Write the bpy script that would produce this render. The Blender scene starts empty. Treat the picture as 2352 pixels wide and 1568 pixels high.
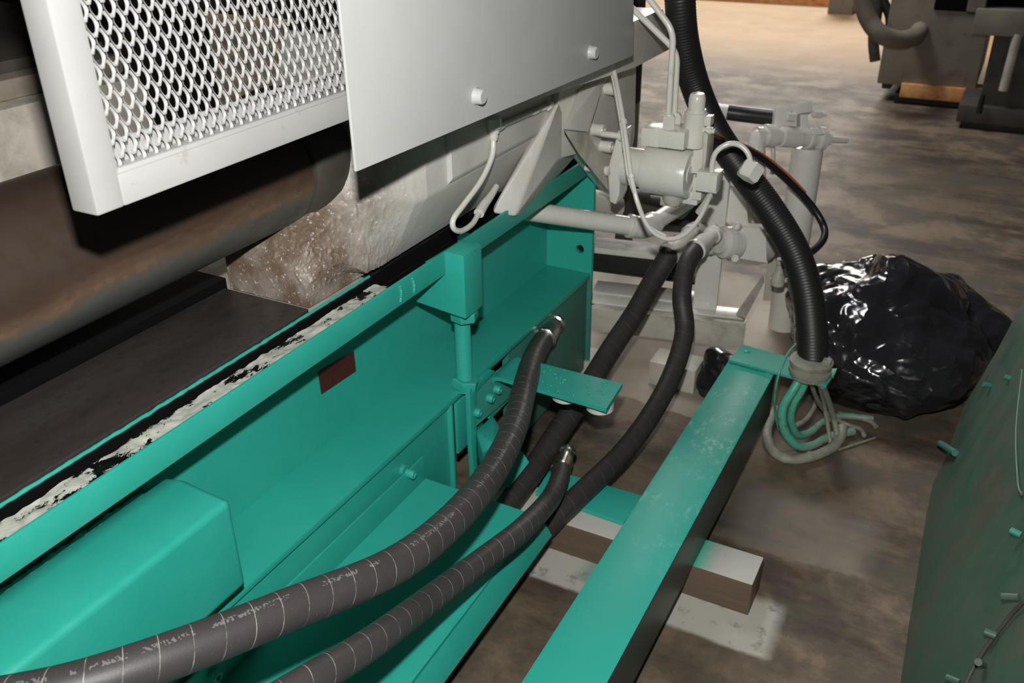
import bpy, bmesh, math, random
from mathutils import Vector, Matrix, noise, Quaternion
random.seed(7)
S = bpy.context.scene
COL = S.collection

# ------------------------------------------------------------------ camera
F = 2088.28; CX, CY = 1176.0, 784.0
RX = Vector((0.8840, 0.4673, -0.0117)); RY = Vector((0.2110, -0.4218, -0.8818)); RZ = Vector((-0.4170, 0.7770, -0.4714))
RZ.normalize(); RX = (RX - RZ * RX.dot(RZ)).normalized(); RY = RZ.cross(RX)
CAM = Vector((0, 0, 1.5))
cd = bpy.data.cameras.new('camera'); cam = bpy.data.objects.new('camera', cd); COL.objects.link(cam)
cd.sensor_width = 36; cd.lens = F / 2352 * 36; cd.clip_start = 0.02; cd.clip_end = 200
cd.dof.use_dof = True; cd.dof.focus_distance = 1.55; cd.dof.aperture_fstop = 7.0
m = Matrix((RX, -RY, -RZ)).transposed().to_4x4(); m.translation = CAM
cam.matrix_world = m
S.camera = cam

# ------------------------------------------------------------------ light
W = bpy.data.worlds.new('hall'); S.world = W; W.use_nodes = True
W.node_tree.nodes['Background'].inputs[0].default_value = (0.92, 0.96, 1.0, 1)
W.node_tree.nodes['Background'].inputs[1].default_value = 0.03
def area(name, loc, to, sx, sy, power, col):
    l = bpy.data.lights.new(name, 'AREA'); l.shape = 'RECTANGLE'; l.size = sx; l.size_y = sy; l.energy = power; l.color = col
    o = bpy.data.objects.new(name, l); COL.objects.link(o); o.location = loc
    o.rotation_euler = (Vector(to) - Vector(loc)).to_track_quat('-Z', 'Y').to_euler(); return o
# the camera's own flash, above the lens
fl = CAM - RY * 0.18 - RX * 0.012
area('camera_flash', fl, fl + RZ, 0.045, 0.03, 39, (1.0, 0.995, 0.98))
# daylight: the hall's open gate far behind plus an added fill lamp overhead
area('daylight_gate', (-4.2, 16.5, 4.9), (-2.6, 8.5, 0.0), 6.0, 3.0, 700, (1.0, 0.93, 0.84))
area('overhead_fill', (-2.9, 5.4, 5.2), (-1.6, 5.7, 0.0), 3.4, 1.4, 250, (0.97, 0.98, 1.0))
S.view_settings.view_transform = 'Standard'; S.view_settings.look = 'None'
S.view_settings.exposure = 0.0; S.view_settings.gamma = 1.0
S.view_settings.use_curve_mapping = False

# ------------------------------------------------------------------ helpers
def ray(x, y): return RX * ((x - CX) / F) + RY * ((y - CY) / F) + RZ
def D(x, y, d): return CAM + ray(x, y) * d
def oX(x, y, v): r = ray(x, y); return CAM + r * ((v - CAM.x) / r.x)
def oY(x, y, v): r = ray(x, y); return CAM + r * ((v - CAM.y) / r.y)
def oZ(x, y, v): r = ray(x, y); return CAM + r * ((v - CAM.z) / r.z)
def V(*a): return Vector(a)

class NT:
    def __init__(s, name):
        s.m = bpy.data.materials.new(name); s.m.use_nodes = True
        s.t = s.m.node_tree; s.b = s.t.nodes['Principled BSDF']
    def n(s, ty, **kw):
        nd = s.t.nodes.new(ty)
        for k, v in kw.items():
            if k[0] == '_': setattr(nd, k[1:], v)
            else: nd.inputs[k.replace('__', ' ')].default_value = v
        return nd
    def l(s, a, b): s.t.links.new(a, b)
    def coord(s): return s.n('ShaderNodeNewGeometry').outputs['Position']
    def noise(s, scale, detail=4, rough=.6, vec=None, stretch=None):
        nd = s.n('ShaderNodeTexNoise', Scale=scale, Detail=detail, Roughness=rough)
        v = vec or s.coord()
        if stretch:
            mp = s.n('ShaderNodeMapping'); mp.inputs['Scale'].default_value = stretch; s.l(v, mp.inputs[0]); v = mp.outputs[0]
        s.l(v, nd.inputs['Vector']); return nd.outputs['Fac']
    def ramp(s, f, stops):
        r = s.n('ShaderNodeValToRGB'); s.l(f, r.inputs[0]); e = r.color_ramp.elements
        while len(e) < len(stops): e.new(.5)
        for i, (p, c) in enumerate(stops):
            e[i].position = p; e[i].color = (c[0], c[1], c[2], 1) if not isinstance(c, (int, float)) else (c, c, c, 1)
        return r.outputs[0]
    def mix(s, f, a, b):
        x = s.n('ShaderNodeMix', _data_type='RGBA')
        for sock, val in ((x.inputs[0], f), (x.inputs[6], a), (x.inputs[7], b)):
            if isinstance(val, bpy.types.NodeSocket): s.l(val, sock)
            elif isinstance(val, (tuple, list)): sock.default_value = (*val[:3], 1)
            else: sock.default_value = val
        return x.outputs[2]
    def math(s, op, a, b=0.0):
        x = s.n('ShaderNodeMath', _operation=op)
        for i, val in enumerate((a, b)):
            if isinstance(val, bpy.types.NodeSocket): s.l(val, x.inputs[i])
            else: x.inputs[i].default_value = val
        return x.outputs[0]
    def bump(s, h, st=.3, dist=.002):
        b = s.n('ShaderNodeBump', Strength=st, Distance=dist); s.l(h, b.inputs['Height']); s.l(b.outputs[0], s.b.inputs['Normal'])
    def set(s, col=None, rough=.5, metal=0.0, spec=.5, coat=0):
        if isinstance(col, bpy.types.NodeSocket): s.l(col, s.b.inputs['Base Color'])
        elif col: s.b.inputs['Base Color'].default_value = (*col, 1)
        if isinstance(rough, bpy.types.NodeSocket): s.l(rough, s.b.inputs['Roughness'])
        else: s.b.inputs['Roughness'].default_value = rough
        s.b.inputs['Metallic'].default_value = metal; s.b.inputs['Specular IOR Level'].default_value = spec
        s.b.inputs['Coat Weight'].default_value = coat
        return s.m

def srgb(r, g, b):
    f = lambda c: (c / 255 / 12.92) if c <= 10 else ((c / 255 + .055) / 1.055) ** 2.4
    return (f(r), f(g), f(b))

def paint(name, c1, c2, rough=.38, bump=.15, scale=6, dirt=None, spec=.5, speck=0, bsc=160):
    t = NT(name)
    col = t.mix(t.ramp(t.noise(scale, 5), [(.3, 0.0), (.75, 1.0)]), c1, c2)
    if dirt:
        col = t.mix(t.ramp(t.noise(dirt[1], 7, .7), [(dirt[2], 0.0), (dirt[3], 1.0)]), col, dirt[0])
    t.bump(t.noise(bsc, 4), bump, .001)
    return t.set(col, t.ramp(t.noise(scale * 4, 4), [(.3, rough - .08), (.7, rough + .12)]), spec=spec)
M = {}
TE1, TE2 = srgb(42, 158, 142), srgb(50, 167, 150)
M['teal'] = paint('teal_paint', TE1, TE2, .38, .18, 5)
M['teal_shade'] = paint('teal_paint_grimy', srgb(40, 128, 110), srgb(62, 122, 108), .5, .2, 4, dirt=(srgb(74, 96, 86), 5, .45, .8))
M['teal_dusty'] = paint('teal_paint_dusty', srgb(44, 150, 130), srgb(74, 158, 142), .5, .2, 9)
M['dark_green'] = paint('dark_green_paint', srgb(38, 84, 66), srgb(70, 88, 72), .5, .12, 3, dirt=(srgb(84, 76, 66), 5, .45, .75))
M['white'] = paint('warm_white_paint', srgb(180, 180, 177), srgb(186, 186, 183), .42, .08, 4)
M['frame_white'] = paint('guard_white_paint', srgb(152, 151, 148), srgb(160, 159, 156), .4, .1, 5, dirt=(srgb(118, 100, 84), 16, .60, .74))
M['gray'] = paint('grey_paint', srgb(204, 201, 191), srgb(216, 213, 204), .22, .22, 8, dirt=(srgb(164, 154, 140), 9, .62, .85), bsc=60)
M['gray_dull'] = paint('grey_paint_dull', srgb(176, 170, 157), srgb(196, 190, 178), .4, .2, 8, dirt=(srgb(118, 108, 94), 7, .5, .8))
def m_cast():
    t = NT('gritty_cast_iron_paint')
    n1 = t.noise(7, 5); n2 = t.noise(110, 4, .65); n3 = t.noise(38, 3)
    col = t.mix(t.ramp(n1, [(.35, 0.0), (.7, 1.0)]), srgb(198, 196, 189), srgb(184, 178, 169))
    geo = t.coord(); sp = t.n('ShaderNodeSeparateXYZ'); t.l(geo, sp.inputs[0])
    # brown scorched front of the casting
    f = t.ramp(sp.outputs[1], [(0.0, 1.0), (1.0, 0.0)])
    mr = t.n('ShaderNodeMapRange'); t.l(sp.outputs[1], mr.inputs[0])
    mr.inputs[1].default_value = 1.30; mr.inputs[2].default_value = 1.46; mr.inputs[3].default_value = 1.0; mr.inputs[4].default_value = 0.0
    col = t.mix(t.math('MULTIPLY', mr.outputs[0], .75), col, srgb(138, 128, 118))
    col = t.mix(t.math('MULTIPLY', mr.outputs[0], t.ramp(t.noise(11, 5), [(.36, 0.15), (.58, .95)])), col, srgb(104, 86, 69))
    col = t.mix(t.ramp(n2, [(.60, 0.0), (.68, .8)]), col, srgb(206, 202, 196))
    mr2 = t.n('ShaderNodeMapRange'); t.l(sp.outputs[1], mr2.inputs[0])
    mr2.inputs[1].default_value = 1.35; mr2.inputs[2].default_value = 1.5; mr2.inputs[3].default_value = 1.0; mr2.inputs[4].default_value = .18
    t.bump(t.math('MULTIPLY', n2, mr2.outputs[0]), .6, .003)
    return t.set(col, .42)
M['cast'] = m_cast()
def m_rust(name, a, b, c, rough=.5, metal=.0, sc=6, stretch=(1, .25, 1)):
    t = NT(name)
    n = t.noise(sc, 6, .65, stretch=stretch); n2 = t.noise(sc * 3.7, 5)
    col = t.mix(t.ramp(n, [(.35, 0.0), (.65, 1.0)]), a, b)
    col = t.mix(t.ramp(n2, [(.55, 0.0), (.75, .8)]), col, c)
    t.bump(n2, .2, .002)
    return t.set(col, t.ramp(n2, [(.3, rough - .1), (.7, rough + .15)]), metal)
def m_barrel():
    t = NT('rusty_dark_steel'); sp = t.n('ShaderNodeSeparateXYZ'); t.l(t.coord(), sp.inputs[0])
    n = t.noise(7, 6, .65, stretch=(1, .3, 1)); n2 = t.noise(24, 5)
    q = t.n('ShaderNodeMapRange'); t.l(t.math('ADD', sp.outputs[2], t.math('MULTIPLY', t.math('SUBTRACT', n, .5), .12)), q.inputs[0])
    q.inputs[1].default_value = .90; q.inputs[2].default_value = 1.0
    col = t.ramp(q.outputs[0], [(0.0, srgb(70, 74, 70)), (.35, srgb(92, 88, 82)), (.55, srgb(104, 82, 66)), (.8, srgb(72, 54, 44)), (1.0, srgb(62, 50, 42))])
    r1 = t.ramp(q.outputs[0], [(.35, 0.0), (.5, 1.0), (.62, 0.0)])
    col = t.mix(t.math('MULTIPLY', r1, t.ramp(n2, [(.50, 0.0), (.66, .5)])), col, srgb(150, 112, 80))
    col = t.mix(t.ramp(n2, [(.58, 0.0), (.75, .6)]), col, srgb(58, 48, 42))
    t.bump(n2, .2, .002)
    return t.set(col, t.ramp(n2, [(.3, .38), (.7, .6)]), .2)
M['barrel'] = m_barrel()
M['plate'] = m_rust('oiled_black_steel', srgb(58, 52, 48), srgb(74, 68, 66), srgb(40, 35, 31), .4, .25, 9)
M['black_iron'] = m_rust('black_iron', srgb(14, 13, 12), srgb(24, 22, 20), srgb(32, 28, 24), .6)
M['old_machine'] = m_rust('grimy_machine_paint', srgb(116, 108, 96), srgb(140, 130, 114), srgb(96, 88, 78), .6, 0, 3, (1, 1, 1))
M['old_machine_dark'] = m_rust('grimy_machine_dark', srgb(56, 52, 46), srgb(74, 68, 58), srgb(40, 36, 32), .6, 0, 4, (1, 1, 1))
M['rust'] = m_rust('orange_rust', srgb(206, 122, 62), srgb(232, 180, 120), srgb(150, 82, 42), .7, 0, 8, (1, 1, 1))
M['primer'] = m_rust('bare_red_primer', srgb(66, 20, 18), srgb(80, 28, 24), srgb(56, 18, 16), .5, 0, 20, (1, 1, 3))
M['black_hole'] = NT('shadow_and_grease_black').set((.003, .003, .003), .9, spec=.1)
M['steel'] = NT('zinc_plated_steel').set((.72, .70, .64), .22, 1.0)
M['rubber_black'] = NT('black_rubber').set((.010, .010, .011), .38)
M['cable_gray'] = paint('overspray_grey_cable', srgb(150, 150, 136), srgb(112, 108, 94), .55, .3, 22)
def m_cable():
    t = NT('overspray_teal_cable'); sp = t.n('ShaderNodeSeparateXYZ'); t.l(t.coord(), sp.inputs[0])
    n = t.noise(40, 5, .7)
    col = t.mix(t.noise(16, 4), srgb(48, 166, 140), srgb(96, 160, 136))
    q = t.n('ShaderNodeMapRange'); t.l(t.math('ADD', sp.outputs[2], t.math('MULTIPLY', n, .05)), q.inputs[0]); q.inputs[1].default_value = .07; q.inputs[2].default_value = .03
    col = t.mix(q.outputs[0], col, t.mix(n, srgb(108, 100, 86), srgb(164, 160, 144)))
    col = t.mix(t.ramp(n, [(.55, 0.0), (.68, .8)]), col, srgb(88, 76, 62))
    t.bump(n, .4, .003)
    return t.set(col, .42)
M['cable_teal'] = m_cable()
M['cable_orange'] = NT('orange_jacket').set(srgb(196, 92, 50), .45)
def m_ledge():
    t = NT('flaking_grey_filler')
    n = t.noise(26, 7, .7, stretch=(1, .55, 1)); n2 = t.noise(70, 5)
    col = t.mix(t.ramp(n, [(.45, 0.0), (.47, 1.0)]), srgb(10, 8, 7), t.mix(n2, srgb(150, 156, 144), srgb(206, 204, 192)))
    t.bump(n, .6, .004)
    return t.set(col, .35)
M['ledge'] = m_ledge()
def m_hose(name='wrapped_black_hose', k=1.0, c1=(50, 46, 44), c2=(72, 67, 67)):
    t = NT(name)
    uv = t.n('ShaderNodeUVMap'); sp = t.n('ShaderNodeSeparateXYZ'); t.l(uv.outputs[0], sp.inputs[0])
    u, v = sp.outputs[0], sp.outputs[1]
    w = t.math('FRACT', t.math('ADD', t.math('DIVIDE', u, .040), t.math('MULTIPLY', v, 1.0)))
    line = t.math('LESS_THAN', w, .026)
    nz = t.noise(60, 3)
    line = t.math('MULTIPLY', line, t.ramp(nz, [(.35, 0.1 * k), (.6, .65 * k)]))
    base = t.mix(t.noise(14, 5), srgb(*c1), srgb(*c2))
    dust = t.ramp(t.noise(420, 2), [(.68, 0.0), (.75, .35)])
    col = t.mix(dust, base, srgb(140, 134, 130))
    col = t.mix(line, col, srgb(190, 182, 170))
    # worn printed lettering along one side of the hose
    cv = t.n('ShaderNodeCombineXYZ'); t.l(t.math('MULTIPLY', u, 1.0), cv.inputs[0]); t.l(t.math('MULTIPLY', v, .12), cv.inputs[1])
    pn = t.n('ShaderNodeTexNoise', Scale=260.0, Detail=1.0); t.l(cv.outputs[0], pn.inputs['Vector'])
    gr = t.n('ShaderNodeTexNoise', Scale=26.0, Detail=1.0); t.l(cv.outputs[0], gr.inputs['Vector'])
    band = t.math('MULTIPLY', t.math('GREATER_THAN', v, .085), t.math('LESS_THAN', v, .125))
    pr = t.math('MULTIPLY', band, t.math('MULTIPLY', t.math('GREATER_THAN', pn.outputs[0], .52), t.math('GREATER_THAN', gr.outputs[0], .45)))
    at = t.n('ShaderNodeAttribute', _attribute_name='printed', _attribute_type='OBJECT')
    col = t.mix(t.math('MULTIPLY', t.math('MULTIPLY', pr, .42), at.outputs['Fac']), col, srgb(150, 148, 150))
    tri = t.math('ABSOLUTE', t.math('SUBTRACT', w, .5))
    t.bump(t.math('ADD', t.math('MULTIPLY', tri, .3), t.math('MULTIPLY', t.noise(300, 3), .6)), .25, .0012)
    return t.set(col, .5)
M['hose'] = m_hose()
M['hose_plain'] = m_hose('plain_black_hose', .22, (40, 37, 35), (56, 51, 50))
def m_conduit():
    t = NT('black_corrugated_plastic')
    return t.set(t.mix(t.noise(30, 3), (.008, .008, .008), (.014, .013, .012)), .45)
M['conduit'] = m_conduit()
def m_bag():
    t = NT('black_bin_bag_plastic')
    mp_ = t.n('ShaderNodeMapping'); mp_.inputs['Scale'].default_value = (1, .8, 1.5); mp_.inputs['Rotation'].default_value = (.5, .4, .7); t.l(t.coord(), mp_.inputs[0])
    nd = t.n('ShaderNodeTexNoise', Scale=7.0, Detail=2.0); t.l(mp_.outputs[0], nd.inputs['Vector'])
    ad = t.n('ShaderNodeMix', _data_type='RGBA'); ad.inputs[0].default_value = .12; t.l(mp_.outputs[0], ad.inputs[6]); t.l(nd.outputs['Color'], ad.inputs[7])
    v1 = t.n('ShaderNodeTexVoronoi', Scale=6.5); v2 = t.n('ShaderNodeTexVoronoi', Scale=15.0)
    t.l(ad.outputs[2], v1.inputs['Vector']); t.l(ad.outputs[2], v2.inputs['Vector'])
    t.bump(t.math('ADD', v1.outputs['Distance'], t.math('MULTIPLY', v2.outputs['Distance'], .3)), .75, .045)
    return t.set((.014, .013, .015), .17, spec=.7)
M['bag'] = m_bag()
def m_floor():
    t = NT('stained_concrete_floor')
    pos = t.coord(); sp = t.n('ShaderNodeSeparateXYZ'); t.l(pos, sp.inputs[0])
    a = t.noise(1.1, 6, .62); b = t.noise(4.2, 7, .65); c = t.noise(40, 5, .7); st = t.noise(2.6, 7, .68, stretch=(.6, 1.5, 1))
    col = t.mix(t.ramp(a, [(.36, 0.0), (.64, 1.0)]), srgb(100, 88, 73), srgb(138, 119, 97))
    col = t.mix(t.ramp(b, [(.44, 0.0), (.56, .9)]), col, srgb(86, 79, 68))
    col = t.mix(t.ramp(st, [(.50, 0.0), (.62, .85)]), col, srgb(62, 52, 44))
    col = t.mix(t.ramp(t.noise(7, 6, .7), [(.58, 0.0), (.72, .6)]), col, srgb(134, 98, 76))
    col = t.mix(t.math('MULTIPLY', t.ramp(c, [(.3, 0.0), (.7, 1.0)]), .35), col, srgb(60, 55, 48))
    # far floor painted lighter tan, daylight put into the colour
    mr = t.n('ShaderNodeMapRange'); t.l(t.math('ADD', sp.outputs[1], t.math('MULTIPLY', b, 1.6)), mr.inputs[0])
    mr.inputs[1].default_value = 7.9; mr.inputs[2].default_value = 9.6
    col = t.mix(t.math('MULTIPLY', mr.outputs[0], .9), col, t.mix(a, srgb(212, 168, 118), srgb(236, 196, 146)))
    # pale sprayed paint on the concrete round the timber packers
    def box(x0, x1, y0, y1, e, wob=.05):
        wx = t.math('ADD', sp.outputs[0], t.math('MULTIPLY', t.math('SUBTRACT', b, .5), wob))
        wy = t.math('ADD', sp.outputs[1], t.math('MULTIPLY', t.math('SUBTRACT', t.noise(5.5, 6), .5), wob))
        r = None
        for s_, v_, e0, e1 in ((wx, 'x0', x0 - e, x0), (wx, 'x1', x1 + e, x1), (wy, 'y0', y0 - .012, y0), (wy, 'y1', y1 + e, y1)):
            q = t.n('ShaderNodeMapRange'); t.l(s_, q.inputs[0]); q.inputs[1].default_value = e0; q.inputs[2].default_value = e1
            r = q.outputs[0] if r is None else t.math('MULTIPLY', r, q.outputs[0])
        return r
    pale = t.ramp(t.noise(18, 6, .7), [(.34, .35), (.46, 1.0)])
    col = t.mix(t.math('MULTIPLY', box(-.90, -.20, 1.462, 1.61, .03, .03), pale), col, srgb(176, 172, 162))
    col = t.mix(t.math('MULTIPLY', box(-.62, -.52, 1.50, 1.60, .03, .04), .6), col, srgb(96, 142, 126))
    col = t.mix(t.math('MULTIPLY', box(-.32, -.08, 1.80, 2.0, .07, .08), .45), col, srgb(146, 138, 128))
    col = t.mix(t.math('MULTIPLY', box(-1.3, -.52, 2.30, 3.3, .10, .12), .75), col, srgb(160, 150, 134))
    t.bump(t.math('ADD', c, b), .25, .0014)
    return t.set(col, t.ramp(b, [(.3, .52), (.7, .66)]), spec=.3)
M['floor'] = m_floor()
def m_block():
    t = NT('painted_timber')
    g = t.n('ShaderNodeNewGeometry'); sp = t.n('ShaderNodeSeparateXYZ'); t.l(g.outputs['Position'], sp.inputs[0])
    nn = t.n('ShaderNodeSeparateXYZ'); t.l(g.outputs['Normal'], nn.inputs[0])
    n = t.noise(20, 6, .7)
    wood = t.mix(t.noise(14, 6, .6, stretch=(.5, 3, 5)), srgb(112, 94, 76), srgb(82, 68, 56))
    pale = t.mix(t.ramp(n, [(.62, 0.0), (.7, 1.0)]), srgb(186, 184, 174), srgb(112, 98, 84))
    q = t.n('ShaderNodeMapRange'); t.l(t.math('ADD', sp.outputs[0], t.math('MULTIPLY', n, .03)), q.inputs[0])
    q.inputs[1].default_value = -.325; q.inputs[2].default_value = -.37
    q2 = t.n('ShaderNodeMapRange'); t.l(sp.outputs[0], q2.inputs[0]); q2.inputs[1].default_value = -.56; q2.inputs[2].default_value = -.50
    top = t.mix(t.math('MULTIPLY', q.outputs[0], q2.outputs[0]), pale, srgb(52, 168, 142))
    up = t.math('GREATER_THAN', t.math('ADD', nn.outputs[2], t.math('MULTIPLY', t.math('SUBTRACT', n, .5), .4)), .6)
    t.bump(n, .3, .003)
    return t.set(t.mix(up, wood, top), .6)
M['block'] = m_block()
def m_beam():
    t = NT('scuffed_teal_paint')
    pos = t.coord(); sp = t.n('ShaderNodeSeparateXYZ'); t.l(pos, sp.inputs[0])
    col = t.mix(t.noise(5, 4), TE1, TE2)
    n = t.noise(55, 6, .75, stretch=(1, .6, 1)); big = t.noise(9, 3)
    q = t.n('ShaderNodeMapRange'); t.l(sp.outputs[1], q.inputs[0]); q.inputs[1].default_value = 1.25; q.inputs[2].default_value = 1.8
    f = t.math('MULTIPLY', t.math('MULTIPLY', t.ramp(n, [(.52, 0.0), (.66, .8)]), t.ramp(big, [(.42, 0.0), (.6, 1.0)])), q.outputs[0])
    col = t.mix(f, col, srgb(150, 206, 192))
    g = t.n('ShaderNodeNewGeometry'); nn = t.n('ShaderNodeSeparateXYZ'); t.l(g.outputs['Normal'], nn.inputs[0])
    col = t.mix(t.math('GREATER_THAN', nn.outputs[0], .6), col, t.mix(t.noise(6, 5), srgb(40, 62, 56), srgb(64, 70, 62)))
    t.bump(t.noise(160, 4), .15, .001)
    return t.set(col, .4)
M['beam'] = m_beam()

def tag(o, label=None, cat=None, group=None, kind=None):
    for k, v in (('label', label), ('category', cat), ('group', group), ('kind', kind)):
        if v: o[k] = v
    return o
def thing(name, loc, label, cat, group=None):
    o = bpy.data.objects.new(name, None); COL.objects.link(o); o.location = loc; o.empty_display_size = .05
    return tag(o, label, cat, group)
def root(o):
    while o.parent: o = o.parent
    return o
def obj(name, bm, mat, parent=None, smooth=None, label=None):
    bmesh.ops.recalc_face_normals(bm, faces=bm.faces)
    if parent is not None: off = Vector(root(parent).location)
    else:
        lo = [min(v.co[i] for v in bm.verts) for i in range(3)]; hi = [max(v.co[i] for v in bm.verts) for i in range(3)]
        off = Vector(((lo[0] + hi[0]) / 2, (lo[1] + hi[1]) / 2, lo[2]))
    bmesh.ops.translate(bm, verts=bm.verts, vec=-off)
    me = bpy.data.meshes.new(name); bm.to_mesh(me); bm.free()
    me.materials.append(M[mat] if isinstance(mat, str) else mat)
    o = bpy.data.objects.new(name, me); COL.objects.link(o)
    if parent is not None: o.parent = parent
    else: o.location = off
    if smooth is not None:
        me.polygons.foreach_set('use_smooth', [True] * len(me.polygons))
        me.set_sharp_from_angle(angle=math.radians(smooth))
    if label: o['label'] = label
    return o
def bev(bm, w, seg=2):
    if w: bmesh.ops.bevel(bm, geom=[e for e in bm.edges if len(e.link_faces) == 2 and e.calc_face_angle(0) > .5], offset=w, segments=seg, affect='EDGES', profile=.6, clamp_overlap=True)
    return bm
def nb(): return bmesh.new()
def merge(a, b):
    me = bpy.data.meshes.new('t'); b.to_mesh(me); b.free(); a.from_mesh(me); bpy.data.meshes.remove(me); return a
def box(x0, x1, y0, y1, z0, z1, w=0.0):
    bm = nb(); bmesh.ops.create_cube(bm, size=1)
    for v in bm.verts: v.co = V(x0 if v.co.x < 0 else x1, y0 if v.co.y < 0 else y1, z0 if v.co.z < 0 else z1)
    return bev(bm, w)
def hull(pts, w=0.0, seg=2):
    bm = nb()
    for p in pts: bm.verts.new(p)
    r = bmesh.ops.convex_hull(bm, input=bm.verts)
    bmesh.ops.delete(bm, geom=list({g for g in r['geom_interior'] + r['geom_unused'] if isinstance(g, bmesh.types.BMVert)}), context='VERTS')
    bmesh.ops.dissolve_limit(bm, angle_limit=.02, verts=bm.verts, edges=bm.edges)
    return bev(bm, w, seg)
def prism(pts, vec, w=0.0):
    bm = nb(); vec = Vector(vec)
    a = [bm.verts.new(p) for p in pts]; b = [bm.verts.new(Vector(p) + vec) for p in pts]; n = len(a)
    bm.faces.new(a); bm.faces.new(b[::-1])
    for i in range(n): bm.faces.new((a[i], b[i], b[(i + 1) % n], a[(i + 1) % n]))
    bmesh.ops.recalc_face_normals(bm, faces=bm.faces)
    return bev(bm, w)
def obox(c, ax, ay, az, w=0.0):
    """box from centre and three half-axis vectors"""
    bm = nb(); bmesh.ops.create_cube(bm, size=2); c = Vector(c)
    for v in bm.verts: v.co = c + Vector(ax) * v.co.x + Vector(ay) * v.co.y + Vector(az) * v.co.z
    return bev(bm, w)
def crom(pts, step=.01):
    pts = [Vector(p) for p in pts]; out = []
    P = [pts[0] * 2 - pts[1]] + pts + [pts[-1] * 2 - pts[-2]]
    for i in range(1, len(P) - 2):
        a, b, c, d = P[i - 1:i + 3]; n = max(2, int((c - b).length / step))
        for k in range(n):
            t = k / n
            out.append(.5 * ((2 * b) + (c - a) * t + (2 * a - 5 * b + 4 * c - d) * t * t + (3 * b - a - 3 * c + d) * t ** 3))
    out.append(pts[-1]); return out
def tube(pts, r, seg=16, cap=True, rf=None, up=None):
    """swept tube with UVs: u = length in metres, v = turn round the section"""
    bm = nb(); uvl = bm.loops.layers.uv.new('UVMap'); n = len(pts); rings = []; L = 0; us = []
    T0 = (pts[1] - pts[0]).normalized()
    N = Vector(up) if up is not None else (V(0, 0, 1) if abs(T0.z) < .9 else V(1, 0, 0))
    for i, p in enumerate(pts):
        T = (pts[min(i + 1, n - 1)] - pts[max(i - 1, 0)]).normalized()
        N = (N - T * N.dot(T)).normalized(); B = T.cross(N)
        if i: L += (p - pts[i - 1]).length
        us.append(L); rr = r if rf is None else r * rf(L, i / (n - 1))
        rings.append([bm.verts.new(p + N * math.cos(a) * rr + B * math.sin(a) * rr) for a in [2 * math.pi * k / seg for k in range(seg)]])
    for i in range(n - 1):
        for k in range(seg):
            k2 = (k + 1) % seg
            f = bm.faces.new((rings[i][k], rings[i + 1][k], rings[i + 1][k2], rings[i][k2]))
            for lp, (uu, vv) in zip(f.loops, ((us[i], k), (us[i + 1], k), (us[i + 1], k + 1), (us[i], k + 1))): lp[uvl].uv = (uu, vv / seg)
    if cap: bm.faces.new(rings[0][::-1]); bm.faces.new(rings[-1])
    return bm
def lathe(o, ax, prof, seg=24):
    """prof: list of (distance along axis, radius)"""
    bm = nb(); o = Vector(o); ax = Vector(ax).normalized()
    N = ax.orthogonal().normalized(); B = ax.cross(N); rings = []
    for h, r in prof:
        if r <= 1e-6: rings.append([bm.verts.new(o + ax * h)])
        else: rings.append([bm.verts.new(o + ax * h + N * math.cos(2 * math.pi * k / seg) * r + B * math.sin(2 * math.pi * k / seg) * r) for k in range(seg)])
    for a, b in zip(rings, rings[1:]):
        for k in range(seg):
            k2 = (k + 1) % seg
            if len(a) == 1 and len(b) == 1: continue
            if len(a) == 1: bm.faces.new((a[0], b[k], b[k2]))
            elif len(b) == 1: bm.faces.new((a[k], b[0], a[k2]))
            else: bm.faces.new((a[k], b[k], b[k2], a[k2]))
    if len(rings[0]) > 1: bm.faces.new(rings[0][::-1])
    if len(rings[-1]) > 1: bm.faces.new(rings[-1])
    return bm
def socket_bolt(p, ax, r, h):
    return lathe(p, ax, [(-.004, r * .98), (h * .86, r), (h, r * .88), (h, r * .52), (h * .55, r * .52), (h * .5, 0)], 20)
def hexhead(p, ax, r, h, hole=0):
    bm = lathe(p, ax, [(0, r * .97), (h * .08, r), (h * .85, r), (h, r * .86)] if not hole else [(0, hole), (0, r), (h * .85, r), (h, r * .86), (h, hole), (0, hole)], 6)
    return bm

# ------------------------------------------------------------------ setting
fb = nb()
bmesh.ops.create_grid(fb, x_segments=1, y_segments=1, size=1)
for v in fb.verts: v.co = V(-14 if v.co.x < 0 else 10, -4 if v.co.y < 0 else 22, 0)
o = obj('floor', fb, 'floor'); o['kind'] = 'structure'

# ------------------------------------------------------------------ machine base
base = thing('machine_bed', (-1.1, 1.3, 0), 'long teal machine base frame with a lipped top rail and bottom flange', 'machine base')
YA, YB = .15, 2.395
obj('top_rail', merge(box(-1.008, -1.0, YA, YB, .684, .736, .003), box(-1.06, -1.008, YA, YB, .684, .692)), 'teal', base, 30)
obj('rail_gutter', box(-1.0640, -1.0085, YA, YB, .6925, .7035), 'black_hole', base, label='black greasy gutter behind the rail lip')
def ledge():
    bm = nb(); ny = 260; nx = 8; g = []
    for i in range(ny + 1):
        y = YA + (1.36 - YA) * i / ny; row = []
        for k in range(nx + 1):
            x = -1.052 + .0435 * k / nx
            h = -.003 + .004 * noise.noise(V(x * 40, y * 22, 1)) + .003 * noise.noise(V(x * 110, y * 70, 3))
            if k == 0: h = -.03; x += .006 * noise.noise(V(2, y * 25, 1))
            row.append(bm.verts.new((x, y, .735 + h)))
        g.append(row)
    for i in range(ny):
        for k in range(nx): bm.faces.new((g[i][k], g[i + 1][k], g[i + 1][k + 1], g[i][k + 1]))
    return bm
obj('filler_strip', ledge(), 'ledge', base, 60, label='flaking pale grey filler on the rail')
obj('web', box(-1.165, -1.15, YA, YB - .01, .35, .69), 'teal', base)
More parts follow.
